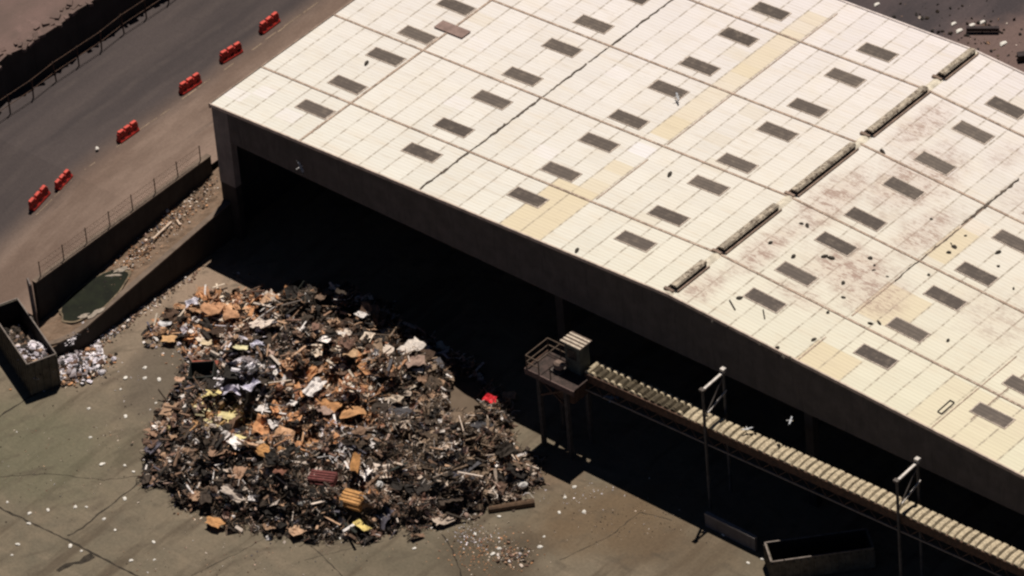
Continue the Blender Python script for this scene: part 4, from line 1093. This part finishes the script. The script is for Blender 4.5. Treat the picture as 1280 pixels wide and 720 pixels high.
# dry leaves and twigs on the strip
parts = []
for (u, v, nn, rx, ry, pal, sm) in ((225,275,300,1.0,3.0,'card',.16),(195,300,300,.9,2.6,'mix',.2),(165,325,280,.9,2.2,'card',.16),(245,255,240,1.0,2.2,'wire',.2),(140,345,60,.5,.8,'wire',.25),(90,410,50,.4,.8,'white',.2)):
    q = P(u, v, 2.0); parts.append(scatter(nn, q.x, q.y, rx, ry, 0, pal, smin=.04, smax=sm, zf=lambda X, Y: 2.7+.1*np.clip(Y,-15.6,3)))
V, F, C = parts[0]
tag(build_np('strip_litter', parts, SCRAPD), kind='stuff', label='dry brown litter and twigs on the dirt strip')

# ------------------------------------------------------------------ single things that stand out on the heap
def hz(x, y): return float(height(np.array([x]), np.array([y]))[0])
def onheap(u, v, lift=0.):
    z = 1.0
    for _ in range(12): p = P(u, v, z); z = .5*z+.5*(hz(p.x, p.y)+lift)
    p = P(u, v, z); return p
def sheet_obj(name, u, v, L, W, yaw, col, mat, label, cat, amp=.07, tilt=(0,0), lift=.22, n=7, seed=0, th=.015, fold=0., group=None):
    r = random.Random(seed+int(u)*7+int(v)); lift += .32; p = onheap(u, v, lift); m = MB(); T = {}; ph = [r.uniform(0,6) for _ in range(4)]
    cut = [r.uniform(.82,1.05) for _ in range(4)]
    for j in range(n+1):
        for i in range(n+1):
            a, b = i/n-.5, j/n-.5
            zz = amp*(math.sin(5*a+ph[0])+.7*math.sin(6*b+ph[1])+.5*math.sin(9*(a+b)+ph[2]))+fold*abs(a)*L
            rag = (1+.10*math.sin(7*b+ph[3])) if i in (0, n) else 1; rag2 = (1+.10*math.sin(8*a+ph[1])) if j in (0, n) else 1
            x, y = a*L*rag*cut[0 if b < 0 else 1], b*W*rag2*cut[2 if a < 0 else 3]
            X = x*math.cos(yaw)-y*math.sin(yaw); Y = x*math.sin(yaw)+y*math.cos(yaw)
            T[i,j] = Vector((X, Y, zz+x*tilt[0]+y*tilt[1]+r.uniform(-.01,.01)))
    D = Vector((0,0,-th))
    for j in range(n):
        for i in range(n):
            m.face([T[i,j],T[i+1,j],T[i+1,j+1],T[i,j+1]], col); m.face([T[i,j]+D,T[i,j+1]+D,T[i+1,j+1]+D,T[i+1,j]+D], col)
    for i in range(n):
        m.face([T[i,0]+D,T[i+1,0]+D,T[i+1,0],T[i,0]], col); m.face([T[i,n]+D,T[i,n],T[i+1,n],T[i+1,n]+D], col)
        m.face([T[0,i]+D,T[0,i],T[0,i+1],T[0,i+1]+D], col); m.face([T[n,i]+D,T[n,i+1]+D,T[n,i+1],T[n,i]], col)
    o = m.build(name, mat); o.location = p; tag(o, label, cat, group); return o
YE = (.70,.60,.30); OR = (.46,.23,.10); TA = (.50,.33,.19); LV = (.62,.58,.68)
S = sheet_obj
S('cardboard_sheet', 297,548, .95,.8, .3, YE, CARD, 'square pale yellow board lying flat near the left of the heap', 'board', .03)
S('cardboard_sheet', 284,519, 1.1,.6, .5, (.66,.57,.30), CARD, 'long pale yellow sheet just above the square yellow board', 'board', .05)
S('cardboard_sheet', 322,548, .8,.5, .2, (.62,.5,.28), CARD, 'small crumpled yellow-brown sheet right of the square yellow board', 'board', .08)
S('cardboard_sheet', 330,563, 1.5,.9, -.1, (.50,.26,.10), CARD, 'crumpled orange cardboard right of the yellow board', 'cardboard', .09)
S('cardboard_sheet', 356,566, 1.0,.9, .6, (.46,.23,.09), CARD, 'folded orange cardboard at the right end of the crumpled orange one', 'cardboard', .09)
S('cardboard_sheet', 412,508, 1.3,1.0, .1, OR, CARD, 'rippled orange-brown cardboard in the middle of the heap', 'cardboard', .09)
S('cardboard_sheet', 440,514, 1.5,.9, .9, (.52,.28,.13), CARD, 'broad torn orange cardboard in the centre right of the heap', 'cardboard', .09)
S('cardboard_sheet', 408,488, .8,.65, .2, (.58,.36,.2), CARD, 'light tan cardboard square above the rippled orange sheets', 'cardboard', .04)
S('cardboard_sheet', 438,440, .9,.8, .6, (.52,.34,.2), CARD, 'tan cardboard sheet on the upper right slope of the heap', 'cardboard', .06)
S('cardboard_sheet', 395,462, 1.0,.6, 1.2, (.40,.24,.15), CARD, 'brown cardboard strip above the light tan square', 'cardboard', .06)
S('cardboard_sheet', 265,385, 1.5,1.1, .4, (.50,.27,.15), CARD, 'large orange cardboard on the small upper left lobe', 'cardboard', .08, lift=.3)
S('cardboard_sheet', 288,392, 1.1,.9, 1.0, (.46,.25,.14), CARD, 'torn brown-orange cardboard right of the largest sheet on the upper left lobe', 'cardboard', .08, lift=.3)
S('cardboard_sheet', 211,423, .9,.6, .5, (.55,.33,.16), CARD, 'tan cardboard flat on the ground at the left tip of the upper lobe', 'cardboard', .03, lift=.1)
S('cardboard_sheet', 258,428, .7,.5, .5, (.60,.48,.32), CARD, 'small pale cardboard at the lower edge of the upper left lobe', 'cardboard', .03, lift=.1)
S('cardboard_sheet', 301,434, .95,.42, .4, (.66,.60,.36), CARD, 'long pale yellow strip above the lavender plastic sheeting', 'board', .03, lift=.3)
S('cardboard_sheet', 335,402, .8,.5, .4, (.55,.53,.33), CARD, 'yellow-green sheet near the top edge of the heap', 'board', .05, lift=.3)
S('cardboard_sheet', 224,474, .6,.45, .5, (.50,.32,.22), CARD, 'small tan scrap on the bare concrete beside the black crate', 'cardboard', .02, lift=.06)
S('cardboard_sheet', 268,652, 1.25,.7, .1, (.50,.26,.11), CARD, 'orange cardboard at the bottom left edge of the heap', 'cardboard', .06, lift=.15)
S('cardboard_sheet', 452,657, 1.25,.5, -.15, (.72,.56,.20), CARD, 'bright yellow board at the bottom edge of the heap', 'board', .03, lift=.2)
S('cardboard_sheet', 444,578, .6,1.0, .5, (.48,.24,.09), CARD, 'upright orange cardboard above the orange crate', 'cardboard', .06, tilt=(0,.6), lift=.5)
S('cardboard_sheet', 384,556, .7,.6, .5, (.48,.28,.14), CARD, 'brown cardboard square left of the white tangle', 'cardboard', .06)
S('cardboard_sheet', 350,588, .8,.6, .2, (.20,.09,.06), CARD, 'dark red-brown sheet below the folded orange cardboard', 'cardboard', .06)
S('plastic_sheet', 288,488, 1.3,.9, .5, LV, PLAST, 'crumpled lavender-white plastic sheeting beside the black crate', 'plastic sheet', .16, n=10, lift=.35)
S('plastic_sheet', 312,482, 1.1,.6, 1.3, (.66,.63,.72), PLAST, 'twisted white plastic right of the lavender sheeting', 'plastic sheet', .16, n=10, lift=.35)
S('plastic_sheet', 322,430, .8,.5, 1.0, (.62,.6,.7), PLAST, 'pale lavender plastic scrap beside the long pale yellow strip', 'plastic sheet', .12, n=8, lift=.35)
S('plastic_sheet', 240,378, .9,.6, .8, (.64,.6,.66), PLAST, 'white plastic at the upper left corner of the small lobe', 'plastic sheet', .12, n=8, lift=.3)
S('plastic_sheet', 206,404, .9,.5, .5, (.60,.58,.58), PLAST, 'grey-white plastic at the far left tip of the upper lobe', 'plastic sheet', .08, n=8, lift=.2)
S('plastic_sheet', 552,434, .9,.6, .2, (.42,.43,.38), PLAST, 'greenish white plastic on the top right rim of the heap', 'plastic sheet', .12, n=8, lift=.3)
S('plastic_sheet', 365,504, .5,.5, .3, (.72,.66,.62), PLAST, 'small white square left of the rippled orange cardboard', 'plastic sheet', .03, lift=.35)
S('red_cloth', 611,499, .8,.7, .3, (.62,.02,.03), REDMAT, 'bright red cloth on the right rim of the heap', 'cloth', .10, lift=.35)
def bag_obj(name, u, v, s, col, label, cat, seed, lift=.1, group=None):
    tv, tf = tm_bag(seed+50); p = onheap(u, v, lift); m = MB()
    for f in tf: m.face([(tv[i][0]*s*1.2, tv[i][1]*s, tv[i][2]*s*.7) for i in f], col)
    o = m.build(name, PLAST); o.location = p+Vector((0,0,s*.2)); o.rotation_euler = (.2,.1,seed); tag(o, label, cat, group); return o
bag_obj('rubbish_bag', 654,608, .6, (.66,.62,.58), 'white bag at the lower right tip of the heap', 'bag', 1)
bag_obj('rubbish_bag', 475,607, .5, (.74,.72,.70), 'small white bag right of the orange crate', 'bag', 2, .3)
bag_obj('rubbish_bag', 250,412, .45, (.70,.66,.62), 'white bag in the middle of the small upper left lobe', 'bag', 3, .2)
bag_obj('rubbish_bag', 290,398, .42, (.68,.62,.56), 'cream bag near the right side of the small upper left lobe', 'bag', 4, .2)
bag_obj('rubbish_bag', 376,630, .42, (.55,.55,.52), 'greyish bag near the bottom of the heap left of the orange crate', 'bag', 5, .2)
def crate(name, u, v, L, W, Hh, yaw, col, col2, label, slots=True, lift=.1, mat=SCRAPD, cat='crate'):
    p = onheap(u, v, lift); g = empty(name, p, yaw); g.rotation_euler = (.12,-.08,yaw); tag(g, label, cat)
    def b(nm, a, c, cc):
        m = MB(); m.box(a, c, cc); me_o = m.build(nm, mat); me_o.parent = g
    b('base', (-L/2,-W/2,0), (L/2,W/2,.05), col2)
    for s in (-1, 1):
        m = MB()
        if slots:
            for k in range(3): m.box((-L/2,s*W/2-.03,.05+k*(Hh/3)+.02), (L/2,s*W/2+.03,.05+(k+1)*(Hh/3)-.06), col)
        else: m.box((-L/2,s*W/2-.03,.052), (L/2,s*W/2+.03,Hh), col)
        o = m.build('side', mat); o.parent = g
        m = MB()
        if slots:
            for k in range(3): m.box((s*L/2-.03,-W/2+.032,.05+k*(Hh/3)+.02), (s*L/2+.03,W/2-.032,.05+(k+1)*(Hh/3)-.06), col)
        else: m.box((s*L/2-.03,-W/2+.032,.052), (s*L/2+.03,W/2-.032,Hh), col)
        o = m.build('end', mat); o.parent = g
    if slots:
        for k in range(4): b('top_slat', (-L/2,-W/2+k*W/4+.02,Hh+.004), (L/2,-W/2+(k+1)*W/4-.05,Hh+.04), col)
    return g
crate('wooden_crate', 443,630, 1.5,1.0,.6, .15, (.52,.27,.10), (.3,.15,.06), 'broken orange slatted crate near the bottom of the heap', lift=.05)
crate('wooden_crate', 405,602, 1.6,.8,.5, .35, (.16,.05,.045), (.05,.02,.02), 'dark maroon slatted crate above the orange crate', lift=.15)
crate('black_crate', 255,474, 1.5,1.3,.85, .62, (.025,.028,.024), (.02,.02,.02), 'large black open crate on the left edge of the heap', slots=False, lift=0, cat='crate')
p = onheap(258,458,.9); m = MB(); m.rbox((0,0,0), (1.6,0,0), (0,.4,0), (0,0,.05), (.30,.08,.05)); o = m.build('red_board', SCRAPD); o.location = p+Vector((-.3,.2,0)); o.rotation_euler = (0,0,.62); tag(o, 'long red-brown board lying across the back of the black crate', 'board')
# white tangle
p = onheap(418,570,.35); m = MB(); r = random.Random(4)
for i in range(16):
    a = Vector((r.uniform(-.5,.5), r.uniform(-.5,.5), r.uniform(0,.3))); b = a+Vector((r.uniform(-.5,.5), r.uniform(-.5,.5), r.uniform(-.1,.2))); m.bar(a, b, .05, .03, (.62,.58,.56))
o = m.build('wire_rack', SCRAP); o.location = p; tag(o, 'tangled white wire rack in the middle of the heap', 'wire rack')
# brown log at right foot
a = P(611,637,.15); b = P(668,628,.15); m = MB(); m.tube(a, b, .2, 10, (.10,.06,.035), .26); tag(m.build('log', SCRAPD), 'long brown log on the concrete at the right foot of the heap', 'log')
for (u0,v0,u1,v1,lab) in ((375,440,382,470,'thin pale stick standing out of the upper middle of the heap'),(520,500,560,470,'long grey pole sloping over the right part of the heap'),(345,595,365,612,'pale plank lying low in the left half of the heap')):
    p0 = onheap(u0,v0,.35); p1 = onheap(u1,v1,.35); m = MB(); m.bar(p0, p1, .07, .05, (.45,.38,.33)); tag(m.build('plank', SCRAP), lab, 'plank')

# ------------------------------------------------------------------ white litter on the concrete
lit = [(9,628),(37,642),(60,638),(94,634),(108,634),(156,624),(36,655),(130,649),(144,663),(22,681),(15,694),(88,683),(102,689),(193,700),(192,678),(130,580),(156,582),(167,590),(186,570),(164,701),(157,473),(151,487),(181,473),(199,475),(181,460),(113,547),(127,581),(111,511),(195,504),(157,521),(143,448)]
litR = [(718,609),(699,641),(706,622),(594,668),(624,646),(680,671),(675,684),(518,686),(424,673),(624,686),(616,693),(904,669),(953,699),(935,704),(575,640),(730,640)]
protos = []
for i in range(3):
    tv, tf = tm_bag(90+i); m = MB()
    for f in tf: m.face([tuple(tv[k]*np.array((1.2,.9,.45))) for k in f], (.7,.7,.66))
    protos.append(m.build('litter_scrap', LITTER))
r = random.Random(1)
for i, (u, v) in enumerate(lit+litR):
    o = protos[i] if i < 3 else protos[i % 3].copy()
    if i >= 3: COL.objects.link(o)
    p = P(u, v); s = r.uniform(.15,.27); o.scale = (s,s,s); o.location = (p.x,p.y,s*.2); o.rotation_euler = (0,0,r.uniform(0,6))
    left = i < len(lit)
    pool = sorted(lit if left else litR); rk = ORD[pool.index((u, v))]
    tag(o, f'{rk} small white scrap from the left on the open concrete left of the heap' if left else f'{rk} small white scrap from the left on the concrete right of the heap', 'litter', 'white scraps left of the heap' if left else 'white scraps right of the heap')
for (u, v, z, lab) in ((209,263,2.4,'white scrap on the dirt strip close to the shed corner'),(121,185,3.2,'white scrap lying on the road beside the third barrier')):
    o = protos[0].copy(); COL.objects.link(o); p = P(u,v,z+.2); o.location = p; o.scale = (.25,.25,.25); tag(o, lab, 'litter')

# far ground beyond the shed: a few white things and a dark beam
for (u, v, s, lab) in ((1192,30,.28,'white scrap beyond the shed, the one left of the dark beam'),(1215,32,.32,'white scrap beyond the shed at the left end of the dark beam'),(1228,28,.28,'white scrap beyond the shed just above the dark beam'),(1254,55,.38,'white sheet beyond the shed, farthest right'),(1096,6,.3,'white scrap beyond the shed at the very top of the photo'),(1199,39,.35,'small pale scrap beyond the shed below the other white ones')):
    o = protos[1].copy(); COL.objects.link(o); p = P(u, v); o.location = (p.x,p.y,s*.2); o.scale = (s*1.3,s,s); tag(o, lab, 'litter')
a = P(1208,36,.3); b = P(1249,36,.3); m = MB(); m.bar(a, b, .28, .25, (.04,.03,.03)); tag(m.build('beam', SCRAPD), 'dark beam lying on the ground beyond the shed', 'beam')
a = P(1272,71,.3); b = P(1295,68,.3); m = MB(); m.bar(a, b, .5, .4, (.04,.03,.03)); tag(m.build('beam', SCRAPD), 'dark beam at the right edge beyond the shed', 'beam')

# ------------------------------------------------------------------ gulls
def gull(loc, yaw, spread, label, s=1.0, roll=0.):
    m = MB(); W_ = (.55,.54,.52); G_ = (.42,.43,.45); K = (.05,.05,.05)
    ring = []; n = 8; prof = [(-.30,.015,0),(-.22,.05,0),(-.08,.085,0),(.06,.085,0),(.16,.055,.02),(.22,.05,.035),(.27,.03,.03),(.32,.008,.02)]
    for (x, r_, z) in prof: ring.append([(x, r_*math.cos(6.283*i/n), z+r_*math.sin(6.283*i/n)) for i in range(n)])
    for k, (a, b) in enumerate(zip(ring[:-1], ring[1:])):
        for i in range(n): j = (i+1) % n; m.face([a[i],a[j],b[j],b[i]], (.75,.5,.1) if k == 6 else W_)
    m.face([(-.28,-.015,.01),(-.28,.015,.01),(-.42,.07,.0),(-.42,-.07,.0)], W_)
    for sg in (-1, 1):
        if spread:
            pts = [((.10,.05,.03),(-.10,.05,.03)),((.14,.30,.13),(-.05,.30,.12)),((.08,.52,.10),(-.07,.50,.09)),((-.06,.70,.04),(-.10,.68,.04))]
            for k in range(3):
                (a, b), (c, d) = pts[k], pts[k+1]; f = lambda p: (p[0], p[1]*sg, p[2]); m.face([f(a),f(b),f(d),f(c)], G_ if k < 2 else K)
                g = lambda p: (p[0], p[1]*sg, p[2]-.012); m.face([g(a),g(c),g(d),g(b)], W_)
        else:
            m.face([(.12,sg*.07,.04),(.02,sg*.095,.06),(-.34,sg*.03,.03),(-.10,sg*.088,-.02)], G_)
            m.bar((0,sg*.03,-.08), (0,sg*.03,-.2), .012, None, (.7,.5,.2))
    o = m.build('gull', GULLM); o.location = loc; o.rotation_euler = (roll,0,yaw); o.scale = (s,s,s); tag(o, label, 'bird'); return o
gull(Ph(988,526,-3.2), .4, True, 'white gull flying over the dark gap between conveyor and shed', .55, .2)
gull(Ph(764,498,-2.8), 2.0, True, 'white gull with spread wings at the lower rail of the conveyor near the cabin', .9)
gull(Vector((Ph(934,533,-2.1).x,-2.1,cz(44)+.4)), -.6, True, 'grey gull landing on the conveyor slats', .6)
gull(Ph(375,209,-.5), 1.4, True, 'white gull flying in front of the shed fascia near its left corner', .7, 1.0)
h = roof_hit(847,127); gull(h+Vector((0,0,.35)), .9, True, 'gull just above the roof left of the ridge vents, by a skylight', .6, .2)
